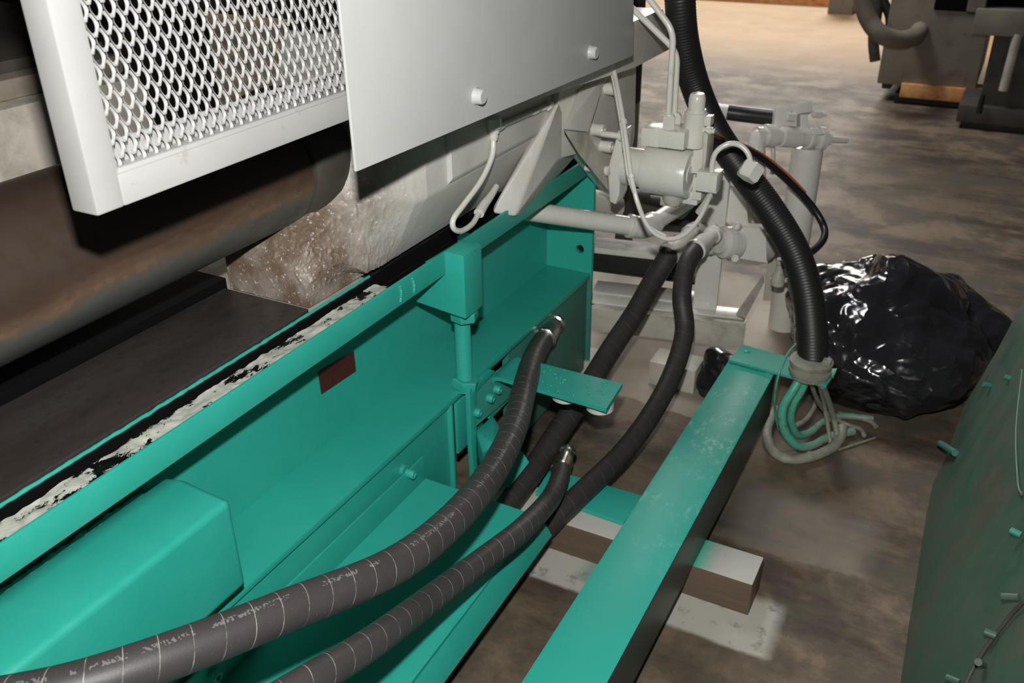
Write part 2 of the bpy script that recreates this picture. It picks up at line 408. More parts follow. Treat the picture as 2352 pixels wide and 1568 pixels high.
obj('bottom_flange', box(-1.16, -1.0, YA, YB - .01, .343, .36, .004), 'teal', base, 30)
obj('side_plate', box(-1.03, -1.010, YA, 1.553, .0, .346, .003), 'teal', base, 30)
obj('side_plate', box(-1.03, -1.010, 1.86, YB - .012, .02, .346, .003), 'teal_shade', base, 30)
obj('side_plate_flange', box(-1.03, -.998, 1.548, 1.557, .0, .346, .002), 'teal', base, 30)
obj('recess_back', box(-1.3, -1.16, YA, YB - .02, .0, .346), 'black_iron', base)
# end plate with a bolt hole
def plate_hole(x0, x1, y0, y1, z0, z1, hx, hz, r, n=24):
    bm = nb(); fr = []
    for y in (y0, y1):
        q = [bm.verts.new((x, y, z)) for x, z in ((x0, z0), (x1, z0), (x1, z1), (x0, z1))]
        c = [bm.verts.new((hx + r * math.cos(2 * math.pi * (k + .5) / n - math.pi * .75), y, hz + r * math.sin(2 * math.pi * (k + .5) / n - math.pi * .75))) for k in range(n)]
        m4 = n // 4
        for s in range(4):
            seg = [c[(s * m4 + k) % n] for k in range(m4 + 1)]
            bm.faces.new([q[s]] + seg[0:1] + seg[1:] + [q[(s + 1) % 4]])
        fr.append((q, c))
    for a, b in zip(fr[0], fr[1]):
        k = len(a)
        for i in range(k): bm.faces.new((a[i], a[(i + 1) % k], b[(i + 1) % k], b[i]))
    return bm
hc = oY(1332, 572, YB - .014)
obj('end_plate', plate_hole(-1.165, -.997, YB - .014, YB, .34, .735, hc.x, hc.z, .0135), 'teal', base, 30)
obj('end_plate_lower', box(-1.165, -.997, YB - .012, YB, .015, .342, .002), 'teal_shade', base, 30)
obj('end_backing', box(-1.165, -1.02, YB + .03, YB + .04, .4, .72), 'black_iron', base)
q = [oX(x, y, -1.149) for x, y in ((730, 855), (812, 806), (817, 852), (738, 905))]
obj('bare_patch', prism(q, (.0012, 0, 0)), 'primer', base, label='bare dark red rectangle left in the teal paint')
for x0, y0, x1, y1 in ((918, 655, 920, 692), (946, 637, 951, 672)):
    a, b = oX(x0, y0, -1.0), oX(x1, y1, -1.0)
    obj('weld_bead', tube(crom([a, a.lerp(b, .5) + V(.001, .003, 0), b], .002), .004, 8, rf=lambda L, t: .55 + .5 * math.sin(L * 900) ** 2), 'teal', base, 60)
# jack bracket and levelling screw
JY = 1.557
pf = [oY(x, y, JY) for x, y in ((1065, 588), (1030, 560), (958, 694), (1070, 733))]
pf = [pf[0], V(pf[1].x - .01, JY, pf[0].z + .003), V(-1.06, JY, .70), V(pf[2].x - .03, JY, pf[2].z + .02), pf[2], pf[3]]
jb = obj('jack_bracket', prism(pf, (0, .078, 0), .003), 'teal', base, 30)
jc = V(-1.0, 1.618, 0)
th = [(0, .0165)]
for k in range(54): th += [(.36 + .0042 * k, .0165), (.36 + .0042 * k + .0021, .0192)]
th = [(h if i else .36, r) for i, (h, r) in enumerate(th)]
js = obj('jack_screw', lathe(jc, (0, 0, 1), th, 24), 'teal', base, 50)
obj('nut', merge(hexhead(jc + V(0, 0, .363), V(.15, .1, 1), .034, .024), lathe(jc + V(0, 0, .36), (0, 0, 1), [(0, .031), (.004, .031)], 24)), 'teal', js, 30)
obj('nut', hexhead(jc + V(.012, -.008, .553), (.0, .0, 1), .033, .024), 'teal', js, 30)
obj('screw_head', lathe(oX(1070, 545, -1.02), (0, 0, 1), [(-.02, .02), (.0, .02), (.006, .014), (.006, 0)], 20), 'teal', js, 40)

# teal box hung under the rail at the left
cb = hull([V(x, y, z) for y in (.05, .812) for x, z in ((-1.148, .553), (-1.085, .598), (-1.05, .606), (-.95, .597), (-.95, .42), (-1.13, .41))], .011, 3)
cbx = tag(obj('cover_box', cb, 'teal', None, 40), 'teal sloped-top box hung under the machine rail at lower left', 'cover box')

ws = [V(-1.092 + .004 * noise.noise(V(y * 60, 0, 1)), y, .594 + .003 * noise.noise(V(y * 80, 4, 0))) for y in [.06 + .0037 * k for k in range(190)]]
obj('weld_seam', tube(ws, .0055, 8, rf=lambda L, t: 1 + .5 * noise.noise(V(L * 160, 2, 0))), 'teal', cbx, 60)

# ------------------------------------------------------------------ slide rail and wear plate
def tedge():
    pts = [V(-1.0665 + .0012 * noise.noise(V(y * 30, 1, 1)), y, .7405 + .0012 * noise.noise(V(y * 55, 2, 5))) for y in [YA + (1.37 - YA) * i / 200 for i in range(201)]]
    return tube(pts, .0032, 8, rf=lambda L, t: 1 + .35 * noise.noise(V(L * 70, 0, 3)))
rail = thing('slide_rail', (-1.4, 1.2, .55), 'grey machine slideway with a thin teal edge behind the teal rail', 'slideway')
obj('rail_bed', box(-1.60, -1.070, YA, 1.37, .69, .737, .004), 'gray_dull', rail, 30)
obj('rail_bed', box(-1.60, -1.070, 1.37, 2.38, .69, .735, .004), 'black_iron', rail, 30)
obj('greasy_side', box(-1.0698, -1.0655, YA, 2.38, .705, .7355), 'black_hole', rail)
obj('teal_edge', tedge(), 'teal', rail)
obj('rail_riser', box(-1.62, -1.286, YA, 1.195, .735, .765, .003), 'black_hole', rail, 30)  # near-black colour paints in the barrel's shadow on the riser
wp = box(-1.283, -1.072, YA, 1.184, .738, .7475, .002)
tag(obj('wear_plate', wp, 'plate', None, 30), 'oily black steel wear plate lying on the slideway before the cast foot', 'plate')

# ------------------------------------------------------------------ injection carriage (grey casting)
car = thing('injection_carriage', (-1.2, 1.6, .737), 'pale grey painted cast carriage body with gritty foot riding on the slideway', 'machine carriage')
def cast_body():
    # front hull: sections from the foot corner back to the flat flank; gritty displacement
    I = (-1.28, .742); J = (-1.10, .742)
    secs = [  # y, outline from the inner bottom round the outside to the top
        (1.196, [I, J, (-1.081, .742), (-1.080, .762), (-1.083, .782), (-1.105, .81), (-1.16, .83), (-1.28, .84)]),
        (1.240, [I, J, (-1.080, .742), (-1.078, .775), (-1.080, .808), (-1.10, .855), (-1.17, .885), (-1.28, .90)]),
        (1.300, [I, J, (-1.080, .742), (-1.079, .772), (-1.066, .800), (-1.082, .89), (-1.15, .93), (-1.28, .95)]),
        (1.348, [I, J, (-1.080, .742), (-1.081, .756), (-1.052, .760), (-1.060, .90), (-1.12, .97), (-1.28, 1.02)]),
        (1.400, [I, J, (-1.080, .742), (-1.083, .754), (-1.055, .755), (-1.026, .91), (-1.07, 1.04), (-1.28, 1.10)]),
        (1.450, [I, J, (-1.080, .742), (-1.084, .753), (-1.059, .752), (-.995, .885), (-1.01, 1.07), (-1.28, 1.20)]),
        (1.480, [I, J, (-1.080, .742), (-1.085, .752), (-1.061, .750), (-.985, .888), (-.985, 1.10), (-1.28, 1.25)])]
    bm = nb(); NS = 130; NP = 190; rows = []
    def prof(pts, t):
        s = t * (len(pts) - 1); i = min(int(s), len(pts) - 2); f = s - i
        a, b = pts[i], pts[i + 1]; return (a[0] + (b[0] - a[0]) * f, a[1] + (b[1] - a[1]) * f)
    for i in range(NS + 1):
        y = secs[0][0] + (secs[-1][0] - secs[0][0]) * i / NS
        k = max(j for j in range(len(secs) - 1) if secs[j][0] <= y + 1e-9)
        f = (y - secs[k][0]) / (secs[k + 1][0] - secs[k][0]); row = []
        for j in range(NP + 1):
            t = j / NP; a = prof(secs[k][1], t); b = prof(secs[k + 1][1], t)
            p = V(a[0] + (b[0] - a[0]) * f, y, a[1] + (b[1] - a[1]) * f)
            row.append(bm.verts.new(p))
        rows.append(row)
    for i in range(NS):
        for j in range(NP): bm.faces.new((rows[i][j], rows[i + 1][j], rows[i + 1][j + 1], rows[i][j + 1]))
    bm.normal_update(); cen = V(-1.2, 1.35, .85); mv = []
    for row in rows:
        for j, v in enumerate(row):
            if j / NP < .40 or v.co.z < .745: continue
            n_ = v.normal if v.normal.x > -.2 else -v.normal
            p = v.co; fd = max(.15, min(1, (1.47 - p.y) / .1))
            mv.append((v, n_ * fd * (.0035 * max(0, noise.noise(p * 190) - .12) + .0045 * max(0, noise.noise(p * 95) - .15) + .0016 * noise.noise(p * 40))))
    for v, d in mv: v.co += d
    bm.faces.new(rows[0]); bm.faces.new(rows[-1][::-1])
    return bm
obj('foot', cast_body(), 'cast', car, 50, label='gritty brown-stained grey cast foot')
flank = prism([V(-1.28, 1.478, .742), V(-1.064, 1.478, .748), V(-1.059, 1.478, .753), V(-.985, 1.478, .888), V(-.985, 1.478, 1.25), V(-1.28, 1.478, 1.25)], (0, .95, 0), .006)
fk = obj('flank', flank, 'cast', car, 40)
obj('raised_panel', prism([V(-1.02, 1.56, .880), V(-.986, 1.56, .889), V(-.973, 1.56, .905), V(-.973, 1.56, 1.16), V(-1.02, 1.56, 1.16)], (0, .52, 0), .004), 'cast', car, 40)
# buttress flaring from the flank
bt = [oX(1263, 243, -.972), oX(1282, 236, -.945), oX(1282, 366, -.945), oX(1184, 497, -.985), oX(1126, 488, -1.035),
      oX(1330, 350, -1.01), oX(1205, 494, -1.02), oX(1300, 230, -1.06), oX(1240, 320, -1.0)]
obj('buttress', hull(bt, .006, 3), 'cast', car, 40)
# bolted bracket plate with gussets
bp = [oX(x, y, -.955) for x, y in ((1284, 190), (1380, 120), (1462, 130), (1458, 310), (1432, 456), (1398, 440), (1330, 352), (1284, 364))]
obj('bracket_plate', prism(bp, (-.03, 0, 0), .002), 'gray', car, 30)
gs = [oX(1330, 206, -.952), oX(1396, 163, -.952), oX(1351, 303, -.905), oX(1295, 297, -.905), oX(1351, 303, -.953), oX(1295, 297, -.953)]
obj('gusset', hull(gs, .002), 'gray', car, 30)
lg = [oX(1295, 298, -.905), oX(1351, 304, -.905), oX(1428, 458, -.885), oX(1408, 452, -.885), oX(1328, 352, -.90), oX(1295, 298, -.96), oX(1351, 304, -.96), oX(1428, 458, -.96), oX(1395, 430, -.96), oX(1328, 352, -.96)]
obj('gusset', hull(lg, .002), 'gray_dull', car, 30)
for x, y in ((1392, 203), (1363, 297), (1382, 335)):
    obj('socket_bolt', socket_bolt(oX(x, y, -.954), (1, 0, 0), .0165, .032), 'gray', car, 40)
# housing behind the cover panel
hp = [oX(x, y, -.87) for x, y in ((1040, 290), (1457, 156), (1541, 112), (1538, 62), (1522, 20), (1460, 47), (1400, 70), (1400, -420), (1040, -420))]
obj('side_housing', prism(hp, (-.10, 0, 0), .002), 'gray', car, 30)
# threaded grease tube along the flank
a, b = oX(1148, 289, -.965), oX(1262, 241, -.965)
gt = obj('grease_tube', tube(crom([a, a.lerp(b, .5), b], .002), .0062, 12, rf=lambda L, t: 1 + (.22 * math.sin(L * 1500) if t > .55 else 0)), 'gray', car, 50)
obj('tube_nut', hexhead(b - (b - a).normalized() * .012, (b - a), .0125, .018), 'gray', gt, 30)
obj('tube_nut', hexhead(a - (b - a).normalized() * .012, (b - a), .0115, .02), 'gray', gt, 30)

# looped grease line hanging from the tee
gl = thing('grease_line', tuple(oX(1133, 300, -.965)), '', 'hose')
gl['label'] = 'thin grey tube looping from a fitting under the cover panel to the jack bracket'
gp = [oX(x, y, X) for x, y, X in ((1134, 318, -.965), (1130, 360, -.96), (1105, 415, -.955), (1065, 470, -.955), (1042, 502, -.955), (1042, 524, -.955), (1060, 530, -.955), (1084, 515, -.96), (1100, 490, -.97))]
obj('tube', tube(crom(gp, .004), .0062, 12), 'gray', gl, 60)
f1 = gp[0]
obj('fitting', merge(lathe(f1, (0, 0, 1), [(-.004, .008), (.004, .0105), (.012, .0105), (.013, .013), (.022, .013), (.023, .017), (.045, .018), (.05, .012), (.05, 0)], 20), lathe(f1 + V(0, 0, .034), (-.5, .8, .1), [(0, .012), (.03, .012)], 16)), 'gray', gl, 40)
e = oX(1140, 428, -.985)
obj('end_sleeve', tube(crom([gp[-1], oX(1112, 470, -.975), oX(1128, 448, -.98), e], .003), .0105, 12, rf=lambda L, t: 1.15 - .5 * t), 'gray', gl, 50)

# ------------------------------------------------------------------ dark barrel and what stands behind the guard
bar = thing('injection_cylinder', (-1.213, .8, .862), 'large dark rust-brown steel cylinder lying behind the mesh guard', 'cylinder')
obj('barrel', lathe(V(-1.213, .1, .98), (0, 1, 0), [(0, .118), (1.17, .118), (1.175, .112)], 72), 'barrel', bar, 40)
obj('end_flange', lathe(V(-1.213, 1.272, .985), (0, 1, 0), [(0, .10), (.004, .122), (.015, .130), (.04, .134), (.07, .134), (.11, .125)], 72), 'old_machine_dark', bar, 40)
pl = thing('fixed_platen', (-1.7, .7, .9), 'dirty grey machine block with a ledge at the far upper left', 'machine block')
za = oX(0, 252, -1.42).z
obj('platen_body', box(-1.95, -1.42, .1, 1.2, .75, za, .01), 'gray_dull', pl, 30)
obj('ledge', box(-1.95, -1.46, .1, 1.2, za, za + .035, .008), 'old_machine', pl, 30)
obj('upper_block', box(-1.95, -1.5, .1, 1.2, za + .03, oX(0, 140, -1.5).z, .01), 'old_machine_dark', pl, 30)
hs = thing('light_blocker', (-2.3, 1.0, 0), 'black box added behind the guard to block hall light', 'light blocker')  # added black boxes that keep world light out behind the guard
obj('blocker_back', box(-2.6, -2.05, -.6, 2.0, 0, 2.4), 'black_iron', hs)
obj('blocker_top', box(-2.05, -1.0, -.6, 2.3, 2.3, 2.4), 'black_iron', hs)
obj('blocker_inner', box(-2.05, -1.06, 1.30, 2.3, 1.25, 2.3), 'black_iron', hs)

# ------------------------------------------------------------------ mesh guard
GX = -.83; gy, gz = oX(225, 497, GX).y, oX(225, 497, GX).z
g = thing('mesh_guard', (GX - .02, gy, gz), 'white framed expanded-metal guard at the upper left', 'guard')
GY1, GZ1, FW, DP = 1.22, 1.70, .036, .040
def Lframe(x0, x1, a0, a1, c0, c1, fw, w):
    bm = box(x0, x1, a0, a0 + fw, c0, c1, w); merge(bm, box(x0, x1, a0 + fw, a1, c0, c0 + fw, w))
    merge(bm, box(x0, x1, a0 + fw, a1, c1 - fw, c1, w)); return merge(bm, box(x0, x1, a1 - fw, a1, c0 + fw, c1 - fw, w))
obj('frame', Lframe(GX - DP, GX, gy, GY1, gz, GZ1, FW, .0025), 'frame_white', g, 30)
obj('inner_bead', Lframe(GX - .012, GX - .004, gy + FW - .004, GY1 - FW, gz + FW - .004, GZ1 - FW, .009, .002), 'frame_white', g, 30)
obj('back_lip', Lframe(GX - DP, GX - DP + .003, gy + FW - .004, GY1 - FW, gz + FW - .004, GZ1 - FW, .030, 0), 'frame_white', g)
def expanded(y0, y1, z0, z1, xp):
    bm = nb(); A, B = .0176, .0322; n = 16
    ny, nz = int((y1 - y0) / A), int((z1 - z0) / B)
    sh = (.18, .55)
    for j in range(2 * nz):
        for i in range(ny + 1):
            cy = y0 + A * (i + (.5 if j % 2 else 0)); cz = z0 + B * (j * .5 + .3)
            if cy > y1 - .01 or cz > z1 - .01: continue
            rg = [[], [], []]
            for k in range(n):
                t = 2 * math.pi * (k + .5) / n; c, s = math.cos(t), math.sin(t)
                d = 1 / (abs(c) / (A / 2) + abs(s) / (B / 2))
                oy, oz = c * d, s * d
                iy, iz = c * A * .31, s * B * .262 + .0004
                # each strand is twisted: its lower edge stands proud of the upper one
                rg[0].append(bm.verts.new((xp + .0010 - .0022 * (oz / B) * 2, cy + oy, cz + oz)))
                my, mz = oy * .55 + iy * .45, oz * .55 + iz * .45
                rg[1].append(bm.verts.new((xp + .0008 - .003 * (oz / B) * 2, cy + my, cz + mz)))
                rg[2].append(bm.verts.new((xp - .0024 - .0034 * (oz / B) * 2, cy + iy, cz + iz)))
            for a, b in zip(rg, rg[1:]):
                for k in range(n):
                    k2 = (k + 1) % n; bm.faces.new((a[k], a[k2], b[k2], b[k]))
    bmesh.ops.remove_doubles(bm, verts=bm.verts, dist=.0004)
    return bm
obj('expanded_mesh', expanded(gy + FW - .002, GY1 - FW, gz + FW - .004, GZ1 - FW, GX - .020), 'frame_white', g, 60, label='diamond-hole expanded metal sheet')

# ------------------------------------------------------------------ white cover panel
PX = -.80
pp = [oX(819, 395, PX), oX(1454.5, 128, PX), oX(1459, -420, PX), oX(738, -420, PX)]
cp = thing('cover_sheet', tuple((pp[0] + pp[1]) / 2), 'plain light grey sheet-metal cover panel with two bolt heads', 'panel')
obj('sheet', prism(pp, (-.005, 0, 0), .0018), 'white', cp, 30)
for x, y in ((1093, 221), (1356, 120)):
    p = oX(x, y, PX)
    obj('bolt', merge(lathe(p - V(.003, 0, 0), (1, 0, 0), [(0, .0155), (.003, .0155), (.006, .0135), (.017, .013), (.019, .011), (.019, 0)], 28), hexhead(p - V(.03, 0, 0), (1, 0, 0), .006, .03)), 'white', cp, 40)

# ------------------------------------------------------------------ tray
tr = thing('drip_tray', (-.85, .9, .165), 'teal folded sheet tray bolted along the machine side under the hoses', 'tray')
obj('tray_plate', hull([V(-1.0, .15, .212), V(-1.0, .15, .22), V(-.692, .15, .22), V(-.692, .15, .212), V(-1.0, 1.42, .212), V(-1.0, 1.42, .22), V(-.700, 1.418, .22), V(-.700, 1.418, .212)]), 'teal', tr)
obj('side_flange', box(-1.0005, -.9955, .15, 1.418, .213, .284, .0015), 'teal', tr, 30)
obj('front_lip', hull([V(-.702, .15, .221), V(-.672, .15, .160), V(-.677, .15, .157), V(-.706, .15, .214), V(-.702, 1.425, .221), V(-.676, 1.437, .160), V(-.681, 1.437, .157), V(-.706, 1.425, .214)], .0012), 'teal', tr, 30)
for x, y in ((938, 1086), (486, 1548)):
    p = oX(x, y, -.9955); obj('socket_bolt', socket_bolt(p, (1, 0, 0), .0105, .017), 'teal', tr, 40)
    obj('washer', lathe(p - V(.018, 0, -.004), (1, 0, 0), [(0, .014), (.012, .015)], 16), 'teal', tr, 30)

# ------------------------------------------------------------------ timber packer, shim, beam
pk = box(-.95, -.251, 1.562, 1.663, 0, .0905, .004)
tag(obj('timber_packer', pk, 'block', None, 30), 'square timber packer on the floor, paint-oversprayed, under the teal beam', 'timber')
sq = [oZ(x, y, .0915) for x, y in ((1230, 1138), (1264, 1085), (1478, 1148), (1432, 1208))]
tag(obj('shim_plate', prism(sq, (0, 0, .012), .001), 'teal', None, 30), 'flat teal shim plate lying on the timber packer left of the beam', 'plate')
be = thing('support_beam', (-.45, 1.3, .09), 'straight teal square steel tube running along the floor on a timber packer', 'beam')
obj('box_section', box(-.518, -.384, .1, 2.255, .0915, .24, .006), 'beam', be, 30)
q = [oZ(x, y, .241) for x, y in ((1706, 797), (1921, 856), (1897, 892), (1672, 831))]
obj('end_bracket', prism(q, (0, 0, .009), .002), 'teal_dusty', be, 30, label='dusty teal cross plate on the beam end')
obj('bracket_bolt', lathe(oZ(1716, 807, .25), (0, 0, 1), [(0, .008), (.003, .008), (.004, .006), (.004, 0)], 14), 'teal', be, 40)
q = [oZ(x, y, .245) for x, y in ((1898, 853), (1922, 851), (1915, 868), (1893, 870))]
obj('tab', prism(q, (0, 0, .008), .001), 'teal_dusty', be, 30)

# ------------------------------------------------------------------ pressure hoses
def hose(label, pts, r, mat='hose', name='hydraulic_hose', group='large black hydraulic hoses', printed=0.0, up=None, ferr=()):
    P = [D(*p) for p in pts]
    t = thing(name, tuple(P[len(P) // 2] - V(0, 0, r)), label, 'hose', group)
    h = obj('hose', tube(crom(P, .008), r, 28, up=up), mat, t, 60); h['printed'] = printed
    for at, to, mat, k in ferr:
        A, B = Vector(at), Vector(to); ax = (B - A); L = ax.length
        obj('ferrule', lathe(A, ax, [(-.01, r * 1.02), (-.008, r * 1.14), (.004, r * 1.16), (.008, r * 1.06), (L * .45, r * 1.02), (L * .55, r * .84), (L * .86, r * .84), (L * .88, r * 1.0), (L, r * 1.0), (L, 0)][:k], 28), mat, t, 40)
    return t
e1 = oX(1276, 742, -1.012); s1 = D(1250, 778, 2.56)
hose('upper ringed black hose curving across the tray to a fitting on the machine side',
     [(-60, 1625, 1.02), (170, 1578, 1.05), (420, 1495, 1.12), (650, 1405, 1.22), (900, 1302, 1.38), (1040, 1195, 1.55), (1130, 1085, 1.76), (1180, 985, 1.95), (1205, 890, 2.18), (1224, 825, 2.40), (1248, 780, 2.56)], .0295, printed=1.0, up=(.1, .7, .8), ferr=((s1, e1, 'steel', 10),))
e2 = D(1304, 1036, 2.36); s2 = D(1288, 1078, 2.30)
hose('lower ringed black hose over the tray edge ending in a silver ferrule',
     [(300, 1830, 1.0), (430, 1740, 1.04), (560, 1655, 1.10), (700, 1570, 1.17), (850, 1478, 1.30), (990, 1375, 1.50), (1110, 1285, 1.68), (1200, 1215, 1.82), (1262, 1148, 2.04), (1285, 1100, 2.22), (1288, 1078, 2.30)], .0235, up=(.1, .7, .8), ferr=((s2, e2, 'steel', 10),))
s3 = D(1540, 580, 2.72); e3 = D(1590, 535, 2.80)
hose('left plain black hose dropping from the pump flanges behind the teal strap',
     [(1540, 580, 2.72), (1500, 645, 2.70), (1458, 720, 2.66), (1405, 800, 2.60), (1340, 905, 2.50), (1270, 1010, 2.40), (1215, 1095, 2.30), (1165, 1165, 2.22), (1120, 1230, 2.15)], .031, mat='hose_plain', up=(0, .5, 1), ferr=((s3, e3, 'gray_dull', 10),))
s4 = D(1600, 572, 2.66); e4 = D(1640, 536, 2.74)
hose('right-hand plain black hose bowing down from the pump flange beside the teal beam',
     [(1600, 572, 2.66), (1577, 610, 2.63), (1566, 680, 2.60), (1572, 760, 2.58), (1548, 850, 2.53), (1500, 945, 2.44), (1430, 1040, 2.34), (1340, 1128, 2.22), (1270, 1195, 2.15), (1160, 1290, 2.06), (1100, 1340, 2.02)], .0275, mat='hose_plain', up=(0, .5, 1), ferr=((s4, e4, 'gray', 10),))
# lapped sleeve joint on the left plain hose
# ------------------------------------------------------------------ strap bracket in the middle
sb = thing('sensor_bracket', (-.9, 1.75, .1), 'teal bent flat-bar bracket with bolted plates standing between the machine side and the hoses', 'bracket')
zt = .352
A, B_, C_, E_ = oZ(1430, 881, zt), oZ(1393, 938, zt), oZ(1150, 867, zt), oZ(1196, 822, zt)
dx = (B_ - C_).normalized()
def strap():
    bm = nb(); t = .011
    front = [B_, C_]; back = [A, E_]
    dn = []
    for k in range(1, 8):
        a = k / 7 * math.pi / 2; r = .045
        dn.append(-dx * (r * math.sin(a)) + V(0, 0, -(r - r * math.cos(a))))
    fr = front + [C_ + d for d in dn] + [C_ + dn[-1] + V(0, 0, -.09)]
    bk = back + [E_ + d for d in dn] + [E_ + dn[-1] + V(0, 0, -.09)]
    n = len(fr); ins = []
    for i in range(n):
        T = (fr[min(i + 1, n - 1)] - fr[max(i - 1, 0)]).normalized(); W_ = (bk[i] - fr[i]).normalized(); N = T.cross(W_).normalized()
        if N.z > 0 or (abs(N.z) < .2 and N.dot(dx) < 0): pass
        ins.append(N * t if N.dot(V(0, 0, -1) + dx) > 0 else -N * t)
    q = [[bm.verts.new(p) for p in (fr[i], bk[i], bk[i] + ins[i], fr[i] + ins[i])] for i in range(n)]
    for a, b in zip(q, q[1:]):
        for k in range(4): bm.faces.new((a[k], b[k], b[(k + 1) % 4], a[(k + 1) % 4]))
    bm.faces.new(q[0]); bm.faces.new(q[-1][::-1]); return bm
obj('strap', strap(), 'teal', sb, 30)
for x, y in ((1292, 905), (1372, 930)):
    p = oZ(x, y, .325); obj('magnet_pad', lathe(p + V(0, .018, -.022), (0, 0, 1), [(0, .030), (.004, .034), (.03, .034), (.034, .03), (.034, 0)], 24), 'gray', sb, 40, label='pale round pad under the strap')
# weld spatter on the strap
sp_ = nb()
for _ in range(34):
    u, v = random.random(), random.random()
    p = A.lerp(E_, .05 + .75 * u).lerp(B_.lerp(C_, .05 + .75 * u), v)
    bmesh.ops.create_icosphere(sp_, subdivisions=1, radius=.0022 + .002 * random.random(), matrix=Matrix.Translation(p))
obj('weld_spatter', sp_, 'teal', sb, 60)['kind'] = 'stuff'
KX = -.975
kp = [oX(x, y, KX) for x, y in ((1072, 892), (1122, 852), (1196, 872), (1190, 905), (1088, 990))]
obj('bolt_plate', prism([oX(x, y, KX) for x, y in ((1084, 905), (1164, 842), (1200, 872), (1180, 905), (1086, 985))], (-.012, 0, 0), .001), 'teal_dusty', sb, 30)
for x, y in ((1091, 946), (1121, 913), (1138, 893)):
    obj('socket_bolt', socket_bolt(oX(x, y, KX), (1, 0, 0), .0115, .016), 'teal', sb, 40)
vq = [oY(x, y, 1.66) for x, y in ((1070, 888), (1092, 886), (1090, 1000), (1092, 1085), (1082, 1100), (1076, 1010))]
obj('upright_plate', prism([oX(x, y, -.985) for x, y in ((1068, 892), (1118, 846), (1128, 850), (1086, 896), (1084, 1000), (1088, 1095), (1078, 1098), (1072, 1000))], (.013, 0, 0), .0015), 'teal', sb, 30)
obj('wedge_block', hull([oX(x, y, X) for x, y, X in ((1092, 990, -.98), (1132, 952, -.98), (1152, 988, -.93), (1136, 1020, -.90), (1150, 1050, -.90), (1108, 1040, -.93), (1096, 1052, -.98), (1108, 1098, -.98))], .004), 'teal', sb, 30)
obj('lower_plate', hull([oX(x, y, X) for x, y, X in ((1128, 1030, -.93), (1200, 1035, -.86), (1216, 1062, -.84), (1168, 1122, -.86), (1140, 1115, -.90), (1095, 1100, -.97))], .003), 'teal', sb, 30)
obj('back_plate', box(-1.008, -1.0, 1.575, 1.70, .19, .335, .002), 'teal', sb, 30)

# ------------------------------------------------------------------ hydraulic motor and valve
MY = 2.25
def mp(x, y, dy=0.0): return oY(x, y, MY + dy)
a, b = mp(1440, 374), mp(1586, 386)
ax = V(1, 0, 0); sc = F / (RZ.dot(a.lerp(b, .5) - CAM)); R_ = 55 / sc
mo = thing('hydraulic_motor', (a.x, a.y, a.z - R_), 'small grey hydraulic motor with valve block bolted to the carriage end', 'hydraulic motor')
m0 = a.x; L = b.x - a.x
c0 = V(m0, MY, a.z - .008)
obj('motor_body', lathe(c0, ax, [(-.004, R_ * .80), (L * .30, R_ * .80), (L * .31, R_ * .97), (L * .34, R_), (L * .99, R_), (L * 1.01, R_ * .97), (L * 1.01, R_ * .80), (L * .985, R_ * .76), (L * .985, R_ * .38), (L * 1.0, R_ * .34), (L * 1.0, 0)], 40), 'gray', mo, 35)
obj('mounting_flange', prism([mp(x, y) - V(0, R_ * .5, 0) for x, y in ((1430, 293), (1443, 293), (1436, 380), (1432, 440), (1424, 462), (1410, 455), (1406, 382))], (0, R_ * 1.0, 0), .004), 'gray', mo, 30)
for x, y in ((1452, 306), (1412, 384)):
    p = mp(x, y) - V(.02, R_ * .6, 0); obj('flange_bolt', lathe(p, ax, [(-.05, .0085), (.0, .0085), (.0, .013), (.018, .0135), (.02, .011), (.02, 0)], 16), 'gray', mo, 40)
def pbox(x0, y0, x1, y1, y_, dy, w=.003):
    p = [oY(x, y, y_) for x, y in ((x0, y0), (x1, y0), (x1, y1), (x0, y1))]
    xa, xb = (p[0].x + p[3].x) / 2, (p[1].x + p[2].x) / 2; zt_, zb = (p[0].z + p[1].z) / 2, (p[2].z + p[3].z) / 2
    return box(xa, xb, y_, y_ + dy, zb, zt_, w)
obj('top_pad', pbox(1472, 296, 1528, 338, MY - .03, .075), 'gray', mo, 30)
obj('port_block', pbox(1512, 302, 1572, 342, MY - .055, .09), 'gray', mo, 30)
obj('valve_body', pbox(1560, 300, 1620, 398, MY + .012, .06), 'gray', mo, 30)
vb = mp(1594, 318, .01); sv = 1 / sc
obj('relief_valve', lathe(vb, (0, 0, 1), [(-.02, 25 * sv), (58 * sv, 25 * sv), (60 * sv, 22 * sv), (66 * sv, 21 * sv), (66 * sv, 18.5 * sv), (88 * sv, 18.5 * sv), (98 * sv, 16 * sv), (100 * sv, 14 * sv), (100 * sv, 0)], 32), 'gray', mo, 40)
for x, y, dy in ((1535, 300, -.03), (1549, 296, .03)):
    p = mp(x, y, dy)
    n_ = obj('tube_fitting', merge(lathe(p, (0, 0, 1), [(-.03, .011), (.0, .011), (.01, .012)], 16), merge(hexhead(p + V(0, 0, .004), (0, 0, 1), .017, .035), lathe(p + V(0, 0, .036), (0, 0, 1), [(0, .013), (.008, .0115)], 16))), 'gray', mo, 30)
obj('adjuster', merge(pbox(1618, 268, 1632, 290, MY - .01, .03, .001), lathe(mp(1624, 300), ax, [(-.01, .008), (.012, .008), (.012, .006), (.02, .006)], 12)), 'gray', mo, 40)
obj('side_cover', prism([mp(x, y, -.02) for x, y in ((1616, 302), (1626, 310), (1622, 360), (1617, 398), (1610, 402))], (0, .06, 0), .002), 'gray_dull', mo, 30)
